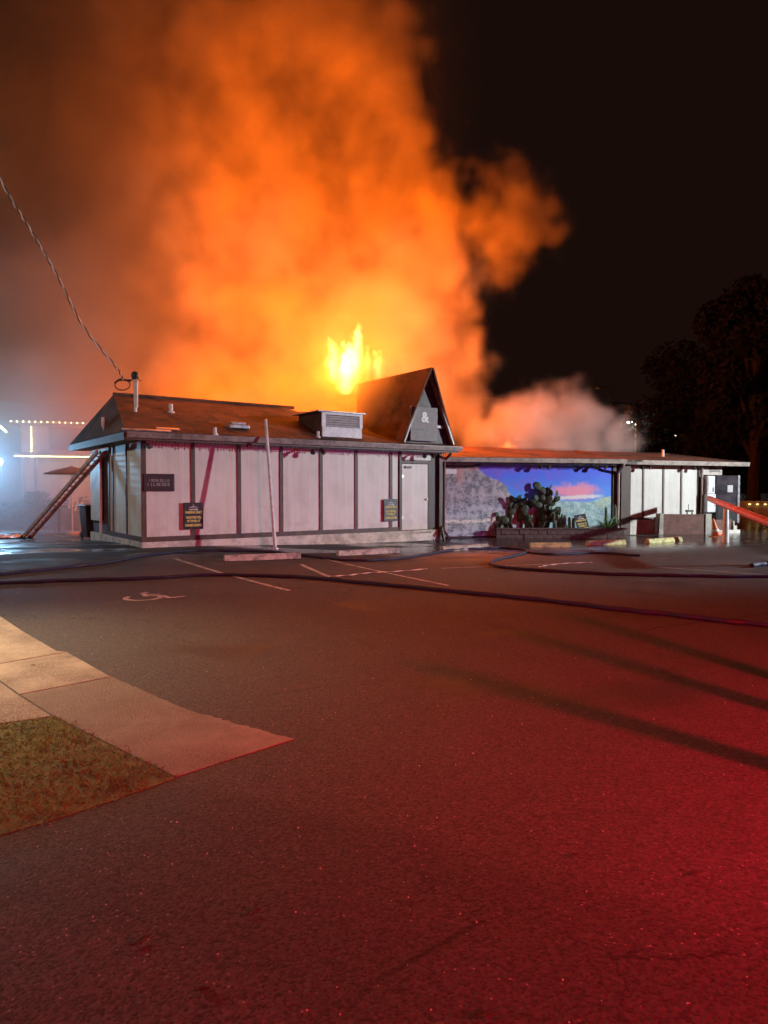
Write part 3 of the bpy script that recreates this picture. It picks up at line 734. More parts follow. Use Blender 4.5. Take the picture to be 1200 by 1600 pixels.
for k, (w, h) in enumerate(((1.35, .13), (1.20, .28), (1.09, .45))):
    MB(F3).box(lx + 1.03 if k else lx - .02, lx + w, pw[1].y - .06 + .012 * k, pw[1].y + .7, -.2 + .001 * k, h).build('step', M['found'], bld, bevel=.012)
# --- fire seat: burning floor and timbers where the roof behind has gone
fb = thing('fire_bed', 'glowing bed of burning timbers inside the roofless back of the restaurant', 'fire', F1)
ev = MB(); NXX, NYY = 18, 8; vv = []; ff = []
for j in range(NYY + 1):
    for i in range(NXX + 1): vv.append((1.2 + 7.6 * i / NXX, 3.3 + 4.6 * j / NYY, 2.45 + random.uniform(-.12, .12)))
for j in range(NYY):
    for i in range(NXX): ff.append((j * (NXX + 1) + i, j * (NXX + 1) + i + 1, (j + 1) * (NXX + 1) + i + 1, (j + 1) * (NXX + 1) + i))
ev.add(vv, ff); ev.build('embers', M['ember'], fb)
rr = random.Random(11)
for i in range(9):
    x, y = rr.uniform(1.5, 8.3), rr.uniform(3.5, 7.4); a = rr.uniform(0, pi); l = rr.uniform(.7, 1.6)
    MB().bar((x - cos(a) * l, y - sin(a) * l, 2.5 + rr.uniform(0, .2)), (x + cos(a) * l, y + sin(a) * l, 2.6 + rr.uniform(0, .4)), .14).build('charred_timber', M['black'], fb)

# ------------------------------------------------------------------ things on and around the building
# signs
def parking_sign(Mx, label):
    t = thing('parking_sign', label, 'sign', Mx, 'parking signs')
    MB().box(-.25, .25, -.02, 0, -.33, .33).build('board', M['sign'], t, bevel=.006)
    R = Matrix.Rotation(pi / 2, 4, 'X')
    for i, (tx, z, w) in enumerate((('PARKING ONLY', .085, .42), ('VIOLATORS WILL', -.04, .40), ('BE TOWED AT', -.13, .33), ("OWNER'S EXPENSE", -.235, .43))):
        me = text_mesh(tx, .075, 'lettering', M['letter_y']); xs = [v.co.x for v in me.vertices]; k = w / (max(xs) - min(xs))
        for v in me.vertices: v.co.x *= k; v.co.y *= 1.1
        mesh_obj('lettering', me, Matrix.Translation((0.0, -.022, z)) @ R, t)
    me = text_mesh('CUSTOMER', .045, 'lettering', M['letter_w']); mesh_obj('lettering', me, Matrix.Translation((0.0, -.022, .155)) @ R, t)
    MB().extr([(-.13, -.024, .20), (.13, -.024, .20), (.09, -.024, .225), (.03, -.024, .235), (0, -.024, .29), (-.03, -.024, .235), (-.09, -.024, .225)], (0, .004, 0)).build('emblem', M['letter_d'], t)
    return t
zS1 = 1.6 + (764 - 806) / FPX * (at(302, 764, 1).y * 17.3)
def on_wall(F, px, py, y=-0.03):
    d = ray(px, py); o = loc(F, (0, 0, CAM_H)); e = F.to_3x3().inverted() @ d; k = (y - o.y) / e.y
    return o + e * k
q = on_wall(F1, 302, 806); parking_sign(F1 @ Matrix.Translation(q), 'black and yellow parking sign on the batten left of the leaning pole')
q = on_wall(F1, 610, 797); parking_sign(F1 @ Matrix.Translation(q), 'black and yellow parking sign on the batten beside the white door')
def scribble(t, x0, x1, z, h, m, y, seed):               # lettering too blurred to read in the photograph
    rr = random.Random(seed); b = MB(); x = x0
    while x < x1:
        w = rr.uniform(.5, .8) * h
        k = rr.choice('IHLOE')
        b.box(x, x + h * .17, y, y + .004, z, z + h)
        if k in 'HO': b.box(x + w - h * .17, x + w, y, y + .004, z, z + h)
        if k in 'HE': b.box(x + h * .17, x + w - h * .17, y, y + .004, z + h * .42, z + h * .58)
        if k in 'LOE': b.box(x + h * .17, x + w - h * .17, y, y + .004, z, z + h * .16)
        if k in 'OE': b.box(x + h * .17, x + w - h * .17, y, y + .004, z + h * .84, z + h)
        x += w + h * .18
    tag(b.build('lettering', m, t), kind='stuff')
q = on_wall(F1, 248.5, 754, -0.002)
t = thing('wall_sign', 'wide dark brown sign with two pale lines of lettering near the corner', 'sign', F1 @ Matrix.Translation(q))
MB().box(-.37, .37, -.03, 0.02, -.21, .21).build('board', M['sign'], t, bevel=.006)
scribble(t, -.24, .22, .02, .065, M['letter_d'], -.036, 1); scribble(t, -.28, .27, -.085, .08, M['letter_d'], -.036, 2)
MB().box(.33, .365, -.036, -.031, -.19, .19).build('frame_strip', M['trim'], t)
# ampersand sign in the gable
q = on_wall(F1, 663, 663, AT0 + 0.02)
t = thing('gable_sign', 'grey square sign with a white ampersand in the steep gable', 'sign', F1 @ Matrix.Translation(q))
MB().box(-.52, .52, 0, .04, -.50, .52).build('board', M['sign_grey'], t, bevel=.006)
me = text_mesh('&', .42, 'ampersand', M['letter_w']); mesh_obj('ampersand', me, Matrix.Translation((.02, -.006, .20)) @ Matrix.Rotation(pi / 2, 4, 'X'), t)
scribble(t, -.26, .18, -.40, .055, M['letter_d'], -.005, 4); scribble(t, -.38, .38, -.19, .06, M['sign'], -.005, 5)
# rooftop cooler
q = roof_at(532, 683)
t = thing('rooftop_cooler', 'boxy rooftop cooler with pale louvred front on the near roof slope', 'cooler', F1 @ Matrix.Translation((q.x, q.y, rz(q.x, q.y))))
MB().box(-.62, .72, .0, 1.3, -.1, .66).build('housing', M['trim'], t, bevel=.01)
MB().box(-.60, .70, -.03, -.002, -.08, .26).build('front_panel', M['white_metal'], t)
fr = MB(); fr.box(-.62, -.5, -.04, -.002, .262, .66).box(.62, .72, -.04, -.002, .262, .66).box(-.5, .62, -.04, -.002, .6, .66); fr.build('louvre_frame', M['white_metal'], t)
for i in range(5):
    MB(Matrix.Translation((.06, -.02, .285 + i * .065)) @ Matrix.Rotation(radians(-35), 4, 'X')).box(-.555, .555, -.03, .03, -.006, .006).build('louvre', M['white_metal'], t)
MB().box(-.78, .80, -.1, 1.4, .662, .70).build('lid', M['metal'], t, bevel=.01)
# service mast with weather head and coil
mb = at(212, 664, 17.4); mt = at(212, 592, 17.4)
t = thing('service_mast', 'pale pipe mast with dark weather head and wire coil on the near roof', 'mast', Matrix.Translation(mb))
H = mt.z - mb.z
MB().tube([(0, 0, -.35), (0, 0, H)], .038, 12).build('pipe', M['white_metal'], t)
MB().tube([(.045, -.02, H * .38), (.045, -.02, H)], .03, 10).build('conduit', M['white_metal'], t)
MB(Matrix.Translation((0, 0, H))).lathe([(.05, -.02), (.09, .02), (.10, .10), (.07, .17), (.02, .19)], 14).build('weather_head', M['dark'], t)
MB().bar((-.05, 0, H - .02), (-.42, -.05, H - .05), .03).bar((.02, 0, H + .06), (.16, -.05, H - .06), .025).build('wire_lead', M['cable'], t)
MB().tube([(-.30 + .19 * cos(a), -.05 + .03 * sin(a), H - .16 + .13 * sin(a)) for a in [i * 2 * pi / 20 for i in range(21)]], .014, 6).build('wire_coil', M['cable'], t)
MB().tube(catmull([(-.5, -.05, H - .12), (-.35, -.05, H - .02), (-.1, 0, H - .06)], 5), .022, 6).build('clamp', M['dark'], t)
# overhead service drop: twisted conductors
P = [mb + Vector((-.28, -.05, H - .03)), at(180, 572, 17.2), at(130, 510, 16.6), at(90, 432, 15.9), at(45, 355, 15.2), at(8, 295, 14.6), at(-60, 165, 13.6), at(-140, -20, 12.4)]
path = catmull(P, 30)
t = thing('overhead_cable', 'twisted overhead cable running up to the left from the mast', 'cable')
for k, (m, r) in enumerate(((M['cable'], .014), (M['cable_w'], .015))):
    pts = []
    for i, p in enumerate(path):
        a = i * .55 + k * pi; pts.append(p + Vector((cos(a), .5 * sin(a), sin(a))) * .017)
    MB().tube(pts, r, 6).build('conductor', m, t)
# leaning pole in front of the wall
pb = gp(430, 858); q1 = F1 @ on_wall(F1, 415, 655, -.72)
t = thing('leaning_pole', 'thin pale pole leaning from the ground onto the front eave', 'pole', Matrix.Translation(pb))
MB().tube([(0, 0, 0), q1 - pb], [.045, .036], 10).build('shaft', M['white_metal'], t)
MB().lathe([(.09, 0), (.085, .03), (.045, .05)], 12).build('foot', M['metal'], t)
# twin floodlights under the eaves
def flood(Mx, label):
    t = thing('floodlight', label, 'floodlight', Mx, 'twin floodlights under the eaves')
    MB().lathe([(.05, 0), (.055, -.03), (.02, -.05)], 10).build('mount', M['trim'], t)
    for s in (-1, 1):
        MB().tube([(0, 0, -.03), (s * .08, -.05, -.07), (s * .13, -.10, -.10)], .014, 6).build('arm', M['trim'], t)
        b = MB(Matrix.Translation((s * .13, -.10, -.10)) @ Matrix.Rotation(radians(125), 4, 'X') @ Matrix.Rotation(s * .4, 4, 'Y'))
        b.lathe([(.025, -.05), (.03, 0), (.06, .09), (.065, .13), (.055, .135)], 10).build('head', M['trim'], t)
    return t
for F, px, y, z, lb in ((F1, 212, -.35, TOP, 'brown twin floodlight under the eave at the near corner'),
                        (F1, 484, -.3, TOP, 'brown twin floodlight under the eave left of the rooftop cooler'),
                        (F1, 655, -.3, TOP, 'brown twin floodlight under the eave above the white door'),
                        (F2, 842, -.2, 2.48, 'brown twin floodlight over the middle of the mural'),
                        (F2, 929, -.2, 2.48, 'brown twin floodlight over the right end of the mural'),
                        (F3, 997, -.2, 2.50, 'brown twin floodlight over the leftmost far white panel'),
                        (F3, 1077, -.2, 2.50, 'brown twin floodlight over the rightmost far white panel')):
    flood(F @ Matrix.Translation((wall_s(F, px), y, z)), lb)
# electrical cabinets at the far end
q = on_wall(F3, 1106, 745, -.02)
ex = wall_s(F3, 1094)
t = thing('electrical_cabinet', 'tall white electrical cabinet beside the dark far doorway', 'cabinet', F3 @ Matrix.Translation((ex, -.02, 0)))
MB().box(0.06, .48, -.26, 0.0, .74, 1.42).build('lower_cabinet', M['white_metal'], t, bevel=.025)
MB().box(0.10, .47, -.22, -.0, 1.43, 2.08).build('meter_panel', M['white_metal'], t, bevel=.01)
MB().box(0.13, .36, -.235, -.221, 1.48, 2.03).build('meter_door', M['white_metal'], t, bevel=.006)
MB().box(.34, .38, -.25, -.236, 1.5, 1.66).build('handle', M['black'], t)
for a, c in ((.2, 1.12), (.4, .98), (.38, 1.34)): MB().box(a, a + .03, -.268, -.261, c, c + .03).build('bolt', M['dark'], t)
MB().tube([(.0, -.06, .72), (.0, -.06, 2.4)], .04, 8).build('conduit', M['gutter2'], t)
# dark bracket left standing on the porch wall
q = loc(F3, at(1079, 800, 24.35))
t = thing('small_stand', 'small black metal stand on top of the brown porch wall', 'stand', F3 @ Matrix.Translation((q.x, q.y + .04, .70)))
MB().box(-.16, .14, -.05, .05, .09, .16).box(-.13, -.10, -.02, .02, 0, .09).box(.09, .13, -.02, .02, 0, .09).build('base', M['black'], t, bevel=.01)
MB().tube([(-.06, 0, .16), (-.06, 0, .36)], .012, 6).build('rod', M['black'], t)
# red barrier beam on posts
B0, B1 = at(1108, 779, 24.1), at(1222, 825, 14.2)
t = thing('barrier_beam', 'long red beam on posts running out from the far doorway', 'barrier')
MB().tube([B0, B1], .095, 14).build('beam', M['red'], t)
for k in (.34, .97):
    p = B0.lerp(B1, k); MB().tube([(p.x, p.y, g(p.x, p.y) - .05), (p.x, p.y, p.z - .08)], [.10, .075], 12).build('post', M['white'], t)
# traffic cone, knocked askew
p = gp(1120, 839)
t = thing('traffic_cone', 'orange traffic cone tilted at the foot of the beam post', 'cone', Matrix.Translation(p + Vector((0, 0, .03))) @ Matrix.Rotation(radians(-13), 4, 'Y'))
MB().lathe([(.15, .03), (.13, .10), (.095, .22), (.06, .40), (.028, .58), (.02, .60)], 16).build('cone_body', M['orange'], t)
MB().lathe([(.120, .16), (.098, .24)], 16).build('collar', M['white'], t)
MB().box(-.2, .2, -.2, .2, -.01, .03).build('base', M['orange'], t, bevel=.02)
# parking stops
def stop(pa, pb_, m, label):
    a, b = gp(*pa), gp(*pb_); c = (a + b) / 2; ang = math.degrees(math.atan2(b.y - a.y, b.x - a.x)); L = (b - a).length / 2
    mb_ = MB(); mb_.extr([(-L, -.09, 0), (-L, .09, 0), (-L, .055, .13), (-L, -.055, .13)], (2 * L, 0, 0))
    o = mb_.build('parking_stop', m, None, bevel=.015); o.matrix_world = frame(c.x, c.y, ang, g(c.x, c.y) - .005)
    tag(o, label, 'parking stop', 'concrete parking stops along the building')
stop((350, 876), (469, 873), M['stop'], 'worn grey parking stop nearest the leaning pole')
stop((527, 868), (622, 864), M['stop'], 'grey parking stop in front of the white door bay')
stop((690, 861), (761, 857), M['stop'], 'pale parking stop touched by the looped hose')
stop((828, 855), (892, 855), M['stop_y'], 'worn yellow parking stop left in front of the planter')
stop((917, 852), (976, 850), M['stop_y'], 'worn yellow parking stop at the right end of the planter')
stop((1011, 849), (1063, 845), M['stop_y'], 'bright yellow parking stop in front of the brown porch wall')
# hoses
def hose(px, r, label, name='fire_hose', m=None):
    path = catmull([gp(x, y, r * .8) for x, y in px], 10)
    rr = random.Random(len(px)); pts = []
    for i, p in enumerate(path):
        w = .03 * sin(i * .37 + rr.random()) + .02 * sin(i * 1.1)
        pts.append(Vector((p.x, p.y + w, g(p.x, p.y) + r * .8)))
    o = MB().tube(pts, [r * (1 + .06 * sin(i * .9)) for i in range(len(pts))], 10).build(name, m or M['hose']); tag(o, label, 'hose', 'fire hoses on the lot')
    for i in range(24, len(pts) - 2, 90):
        d_ = (pts[i + 1] - pts[i]).normalized(); MB().tube([pts[i] - d_ * .09, pts[i] - d_ * .02, pts[i] + d_ * .02, pts[i] + d_ * .09], [r * 1.15, r * 1.3, r * 1.3, r * 1.15], 10).build('coupling', M['dark'], o)
    return o
hose([(-120, 912), (0, 910), (110, 907), (230, 903), (340, 898), (440, 900), (540, 907), (640, 917), (760, 928), (880, 941), (1000, 955), (1100, 966), (1220, 979), (1330, 992)], .034,
     'dark hose stretched across the whole lot nearest the camera')
hose([(-80, 905), (0, 897), (90, 888), (170, 878), (230, 867), (290, 861), (350, 860), (420, 862), (480, 868), (540, 875), (600, 874), (650, 869), (700, 860), (745, 857), (790, 856), (820, 859), (822, 863), (795, 870), (768, 877), (775, 884), (820, 889), (900, 894), (1000, 898), (1100, 900), (1220, 901)], .032,
     'dark blue hose looping back on itself before the planter')
hose([(820, 862), (860, 866), (930, 864), (1000, 868)], .03, 'thin hose lying behind the yellow parking stops')
p = gp(1198, 882); 
hose([(1175, 884), (1190, 881), (1215, 880), (1260, 884)], .05, 'short hose end at the right edge of the lot')
# pale strips lying on the wet ground
def strip(px, w, label):
    pts = catmull([gp(*p) for p in px], 8); v = []; f = []
    for i, p in enumerate(pts):
        d = (pts[min(i + 1, len(pts) - 1)] - pts[max(i - 1, 0)]).normalized(); s = Vector((-d.y, d.x, 0)) * w / 2
        for k in (-1, 1):
            r = p + s * k; v.append((r.x, r.y, g(r.x, r.y) + .010 + .012 * (0.5 + .5 * sin(i * 1.3 + k))))
        if i: f.append((2 * i - 2, 2 * i - 1, 2 * i + 1, 2 * i))
    b_ = MB(); b_.add(v, f); o = b_.build('tape_strip', M['white']); s_ = o.modifiers.new('t', 'SOLIDIFY'); s_.thickness = .003
    tag(o, label, 'tape', 'pale tape strips on the lot')
strip([(512, 902), (545, 900), (580, 896), (620, 894), (667, 890)], .05, 'long thin white tape lying before the grey parking stops')
strip([(842, 887), (860, 884), (890, 881), (925, 880)], .05, 'short thin white tape lying before the yellow parking stops')
# planter and its plants
pa, pb_ = gp(776, 841), gp(978, 841)
pang = math.degrees(math.atan2(pb_.y - pa.y, pb_.x - pa.x)); PL = (pb_ - pa).length; FP = frame(pa.x, pa.y, pang)
pl = thing('planter', 'low block planter running under the mural', 'planter', FP)
back = loc(FP, F2 @ Vector((2.0, -.15, 0))).y
bs = None
for row in range(2):
    off = .15 * row; n = int(PL / .3)
    for i in range(n + (0 if row == 0 else -1)):
        x0 = off + i * PL / n
        if bs is None: bs = MB().box(0.006, PL / n - .006, 0, .17, 0.004, .145).mesh('brick', M['brick'])
        o = mesh_obj('brick', bs, Matrix.Translation((x0, random.uniform(-.012, .012), -.02 + .15 * row)), pl)
for row in range(2):
    for i in range(3): mesh_obj('brick', bs, Matrix.Translation((PL, .17 + .3 * i, -.02 + .15 * row)) @ Matrix.Rotation(pi / 2, 4, 'Z'), pl)
MB().box(.03, PL - .19, .18, back, -.1, .22).build('soil', M['soil'], pl)
MB().box(0.0, .15, .0, .17, .13, .278).build('brick', M['brick'], pl)
MB().box(-.02, PL + .03, -.03, .18, .283, .33).build('coping', M['brick'], pl, bevel=.01)
def in_planter(px, dy=.5): 
    d = ray(px, 800); o = loc(FP, (0, 0, 0)); e = FP.to_3x3().inverted() @ d; k = (dy - o.y) / e.y; q = o + e * k
    return FP @ Vector((q.x, q.y, .22))
def blob(seed, sub=2, amp=.25, sc=(1, 1, 1)):
    bm = bmesh.new(); bmesh.ops.create_icosphere(bm, subdivisions=sub, radius=1.0); rr = random.Random(seed)
    ph = [rr.uniform(0, 6) for _ in range(6)]
    for v in bm.verts:
        p = v.co; k = 1 + amp * (sin(p.x * 2.3 + ph[0]) * sin(p.y * 2.7 + ph[1]) + .5 * sin(p.z * 4.1 + ph[2]) * sin(p.x * 3.7 + ph[3]))
        v.co = Vector((p.x * sc[0], p.y * sc[1], p.z * sc[2])) * k
    me = bpy.data.meshes.new('blob'); bm.to_mesh(me); bm.free()
    me.polygons.foreach_set('use_smooth', [True] * len(me.polygons)); return me
padm = blob(1, 2, .04, (1, .20, 1.25)); padm.materials.append(M['pad'])
def prickly(loc_, n, size, spread, label, seed):
    rr = random.Random(seed)
    t = thing('prickly_pear_cactus', label, 'cactus', Matrix.Translation(loc_))
    pads = []
    for i in range(5):
        x = (i - 2) * spread * .32 + rr.uniform(-.08, .08)
        pads.append((Vector((x, rr.uniform(-.12, .12), size * 1.0)), rr.uniform(-.35, .35) + x * .35, size * rr.uniform(.9, 1.15), rr.uniform(-.9, .9), 0))
    i = 0
    while len(pads) < n and i < 1500:
        i += 1
        b_, a, s_, yw, lv = pads[rr.randrange(len(pads))]
        if lv > 4: continue
        a2 = a + rr.uniform(-.95, .95); s2 = s_ * rr.uniform(.78, .98)
        tip = b_ + Vector((sin(a), 0, cos(a))) * s_ * 1.0
        c = tip + Vector((sin(a2), 0, cos(a2))) * s2 * .95 + Vector((0, rr.uniform(-.10, .10), 0))
        if abs(c.x) > spread or c.z < size * .5: continue
        if any((c - q[0]).length < s2 * .55 for q in pads): continue
        pads.append((c, a2, s2, rr.uniform(-1.1, 1.1), lv + 1))
    for c, a, s_, yw, lv in pads:
        mesh_obj('pad', padm, Matrix.Translation(c) @ Matrix.Rotation(a, 4, 'Y') @ Matrix.Rotation(yw, 4, 'Z') @ Matrix.Scale(s_, 4), t)
    return t
prickly(in_planter(826, .55), 84, .16, .98, 'big spreading prickly pear cactus of many flat pads before the mural', 4)
prickly(in_planter(783, .35), 9, .10, .26, 'small pale prickly pear at the left end of the planter', 9)
def column(px, dy, h, r, label, n=1):
    t = thing('columnar_cactus', label, 'cactus', Matrix.Translation(in_planter(px, dy)), 'columnar cacti in the planter')
    rr = random.Random(px)
    for i in range(n):
        x = (i - (n - 1) / 2) * r * 2.4; hh = h * (1 - .22 * rr.random() * (i > 0)); b_ = MB(); seg = 20
        vs = []; fs = []; zs = [-.05, hh * .2, hh * .5, hh * .8, hh * .94, hh]
        for j, z in enumerate(zs):
            w = (1, 1.05, 1.05, 1, .75, .12)[j]
            for k in range(seg):
                rad = r * w * (1.0 if k % 2 else .78); a = 2 * pi * k / seg; vs.append((x + rad * cos(a) + z * .03 * (i - 1), rad * sin(a), z))
        for j in range(len(zs) - 1):
            for k in range(seg): fs.append((j * seg + k, j * seg + (k + 1) % seg, (j + 1) * seg + (k + 1) % seg, (j + 1) * seg + k))
        fs.append(tuple(range((len(zs) - 1) * seg, len(zs) * seg)))
        b_.add(vs, fs); b_.smooth = True; b_.build('stem', M['cactus'], t)
column(872, .45, .62, .05, 'dark cluster of columnar cacti right of the big prickly pear', 3)
column(893, .4, .46, .05, 'short columnar cactus left of the leaning parking sign', 2)
column(948, .6, .80, .045, 'dark slim columnar cactus behind the agave', 1)
column(962, .42, .86, .055, 'tallest pale green columnar cactus at the right end of the planter', 1)
def agave(px, dy, n, l, label, seed):
    t = thing('agave', label, 'plant', Matrix.Translation(in_planter(px, dy))); rr = random.Random(seed)
    for i in range(n):
        a = i * 2.4; el = radians(rr.uniform(25, 80)); L = l * rr.uniform(.75, 1.1); vs = []; fs = []
        for j in range(6):
            k = j / 5; w = .035 * (1 - k) ** .7 * (1 + 1.2 * k) + .002; rad = L * k * cos(el - k * .25); z = L * k * sin(el - k * .25)
            c = Vector((cos(a) * rad, sin(a) * rad, z)); s_ = Vector((-sin(a), cos(a), 0)) * w
            vs += [c - s_ + Vector((0, 0, w * .4)), c, c + s_ + Vector((0, 0, w * .4))]
            if j: fs += [(3 * j - 3, 3 * j - 2, 3 * j + 1, 3 * j), (3 * j - 2, 3 * j - 1, 3 * j + 2, 3 * j + 1)]
        b_ = MB(); b_.add(vs, fs); b_.smooth = True; o = b_.build('leaf', M['agave'], t); s2 = o.modifiers.new('t', 'SOLIDIFY'); s2.thickness = .008
agave(950, .35, 26, .52, 'bright green agave with pointed leaves at the right end of the planter', 2)
agave(884, .3, 12, .24, 'small agave between the columnar cacti', 5)
t = parking_sign(Matrix.Translation(in_planter(909, .25) + Vector((0, 0, .27))) @ Matrix.Rotation(radians(12), 4, 'Z') @ Matrix.Rotation(radians(-16), 4, 'X') @ Matrix.Rotation(radians(-9), 4, 'Y') @ Matrix.Scale(.86, 4), 'black and yellow parking sign propped askew in the planter')
rm = blob(21, 3, .12, (.42, .26, .24)); rm.materials.append(M['red_rock'])
p = gp(761, 839); o = mesh_obj('boulder', rm, Matrix.Translation(p + Vector((0, .2, .14))), None); tag(o, 'dark red boulder at the left end of the block planter', 'boulder')
for i, (px, s_) in enumerate(((857, .07), (876, .05), (921, .06), (932, .07))):
    rm = blob(30 + i, 2, .2, (s_ * 1.3, s_, s_ * .8)); rm.materials.append(M['white']); o = mesh_obj('white_stone', rm, Matrix.Translation(in_planter(px, .22) + Vector((0, 0, s_ * .3))), None)
    tag(o, ('white stone below the right side of the big prickly pear', 'tiny white stone beside the dark columnar cactus cluster', 'white stone just right of the propped parking sign', 'white stone left of the bright green agave')[i], 'stone', 'white stones in the planter')
# rusty lump and puddle-side rubbish by the front wall
p = gp(484, 849); rm = blob(44, 2, .2, (.2, .14, .12)); rm.materials.append(M['stucco']); o = mesh_obj('fallen_brick_lump', rm, Matrix.Translation(p + Vector((0, 0, .07))), None)
tag(o, 'brown rubble lump at the foot of the white front wall', 'rubble')
# ------------------------------------------------------------------ left side: ladder, umbrella, bin, tarp, hedge, house, work light
LT = F1 @ Vector((-.12, 3.3, 2.62)); LB = at(40, 838, 22.0); LB.z = g(LB.x, LB.y)
t = thing('ladder', 'reddish ladder leaning on the left eave of the building', 'ladder')
d = (LT - LB).normalized(); top = LT; side = d.cross(Vector((0, 0, 1))).normalized()
for k in (-1, 1): MB().bar(LB + side * k * .12, top + side * k * .12, .06, .10).build('rail', M['alu'], t)
n = int((top - LB).length / .24)
for i in range(1, n):
    c = LB.lerp(top, i / n); MB().tube([c - side * .12, c + side * .12], .016, 8).build('rung', M['alu'], t)
for k in (-1, 1): MB().bar(LB + side * k * .12 - d * .02, LB + side * k * .12 + d * .18, .09, .14).build('foot', M['black'], t)
c = at(112, 741, 24.5)
t = thing('patio_umbrella', 'flat grey patio umbrella beyond the ladder', 'umbrella', Matrix.Translation((c.x, c.y, 0)))
MB(Matrix.Translation((0, 0, c.z))).lathe([(.95, 0), (.94, .03), (.5, .16), (.05, .27), (.03, .30)], 8).build('canopy', M['canvas'], t)
MB().tube([(0, 0, 0), (0, 0, c.z + .25)], .025, 8).build('pole', M['white_metal'], t)
MB().lathe([(.25, 0), (.24, .08), (.05, .1)], 12).build('base', M['concrete'], t)
c = at(145, 790, 21.4)
t = thing('rubbish_bin', 'dark rubbish bin by the left wall of the building', 'bin', frame(c.x, c.y, 40, g(c.x, c.y)))
MB().add([(-.26, -.28, .06), (.26, -.28, .06), (.26, .28, .06), (-.26, .28, .06), (-.32, -.35, .98), (.32, -.35, .98), (.32, .35, .98), (-.32, .35, .98)], [(3, 2, 1, 0), (4, 5, 6, 7), (0, 1, 5, 4), (1, 2, 6, 5), (2, 3, 7, 6), (3, 0, 4, 7)]).build('body', M['black'], t, bevel=.03)
MB().box(-.35, .35, -.40, .38, .985, 1.06).build('lid', M['dark'], t, bevel=.025)
for k in (-1, 1): MB(Matrix.Translation((k * .25, .33, .1)) @ Matrix.Rotation(pi / 2, 4, 'Y')).lathe([(.1, -.03), (.1, .03)], 14).build('wheel', M['black'], t)
# crumpled tarp at the ladder's foot
c = at(14, 832, 22.3); rr = random.Random(8); v = []; f = []
for j in range(9):
    for i in range(13):
        v.append((i * .1 - .6 + rr.uniform(-.03, .03), j * .09 - .36 + rr.uniform(-.03, .03), .03 + .16 * abs(sin(i * 1.1 + j * .7)) * rr.random() * (1 - abs(j - 4) / 5)))
for j in range(8):
    for i in range(12): f.append((j * 13 + i, j * 13 + i + 1, (j + 1) * 13 + i + 1, (j + 1) * 13 + i))
b_ = MB(); b_.add(v, f); o = b_.build('crumpled_tarp', M['tarp']); o.matrix_world = frame(c.x, c.y, 10, g(c.x, c.y)); o.modifiers.new('t', 'SOLIDIFY').thickness = .004
tag(o, 'crumpled white tarp on the ground at the foot of the ladder', 'tarp')
# leaves as loose faces
def leaves(n, inside_fn, size, seed, lo, hi):
    rr = random.Random(seed); v = []; f = []; k = 0
    while k < n:
        p = Vector([rr.uniform(a, b) for a, b in zip(lo, hi)])
        if not inside_fn(p, rr): continue
        k += 1; a, b2 = rr.uniform(0, 2 * pi), rr.uniform(-1.2, 1.2); s_ = size * rr.uniform(.6, 1.3)
        x = Vector((cos(a) * cos(b2), sin(a) * cos(b2), sin(b2))); y = x.cross(Vector((rr.uniform(-1, 1), rr.uniform(-1, 1), rr.uniform(-1, 1)))).normalized()
        o = len(v); v += [p - x * s_, p + y * s_ * .45, p + x * s_, p - y * s_ * .45]; f.append((o, o + 1, o + 2, o + 3))
    b_ = MB(); b_.add(v, f); return b_
c0, c1 = at(-60, 800, 28.5), at(136, 800, 27.0); hd = (c1 - c0); hl = Vector((hd.x, hd.y, 0)).length; ha = math.degrees(math.atan2(hd.y, hd.x))
hedge = thing('hedge', 'dark uneven hedge beyond the ladder at the left', 'hedge', frame(c0.x, c0.y, ha))
leaves(9000, lambda p, r: p.z < 1.15 + .22 * sin(p.x * 2.1) + .14 * sin(p.x * 5.3 + 1) and r.random() < .35 + abs(p.y) * .9 + p.z * .3, .07, 2, (0, -.5, 0), (hl, .5, 1.6)).build('foliage', M['hedge'], hedge)
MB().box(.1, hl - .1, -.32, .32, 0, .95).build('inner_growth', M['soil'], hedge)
# short pale pickets in front of the hedge
t = thing('picket_fence', 'few short pale pickets standing askew right of the ladder', 'fence')
for i, (px, py, a) in enumerate(((97, 778, .05), (108, 784, .12), (113, 781, -.2), (118, 788, .3), (125, 788, .35))):
    c = at(px, py, 25.5)
    m_ = Matrix.Translation((c.x, c.y, c.z - .15)) @ Matrix.Rotation(a, 4, 'Y')
    MB(m_).extr([(-.035, 0, -c.z), (.035, 0, -c.z), (.035, 0, .18), (0, 0, .26), (-.035, 0, .18)] if False else [(-.04, 0, -.1), (.04, 0, -.1), (.04, 0, .22), (0, 0, .3), (-.04, 0, .22)], (0, .02, 0)).build('picket', M['white'], t)
c0, c1 = at(92, 790, 25.55), at(130, 794, 25.55)
MB().bar(c0, c1, .05, .06).build('rail', M['canvas'], t)
for c in (c0, c1): MB().bar(c, (c.x, c.y, 0), .07).build('post', M['canvas'], t)
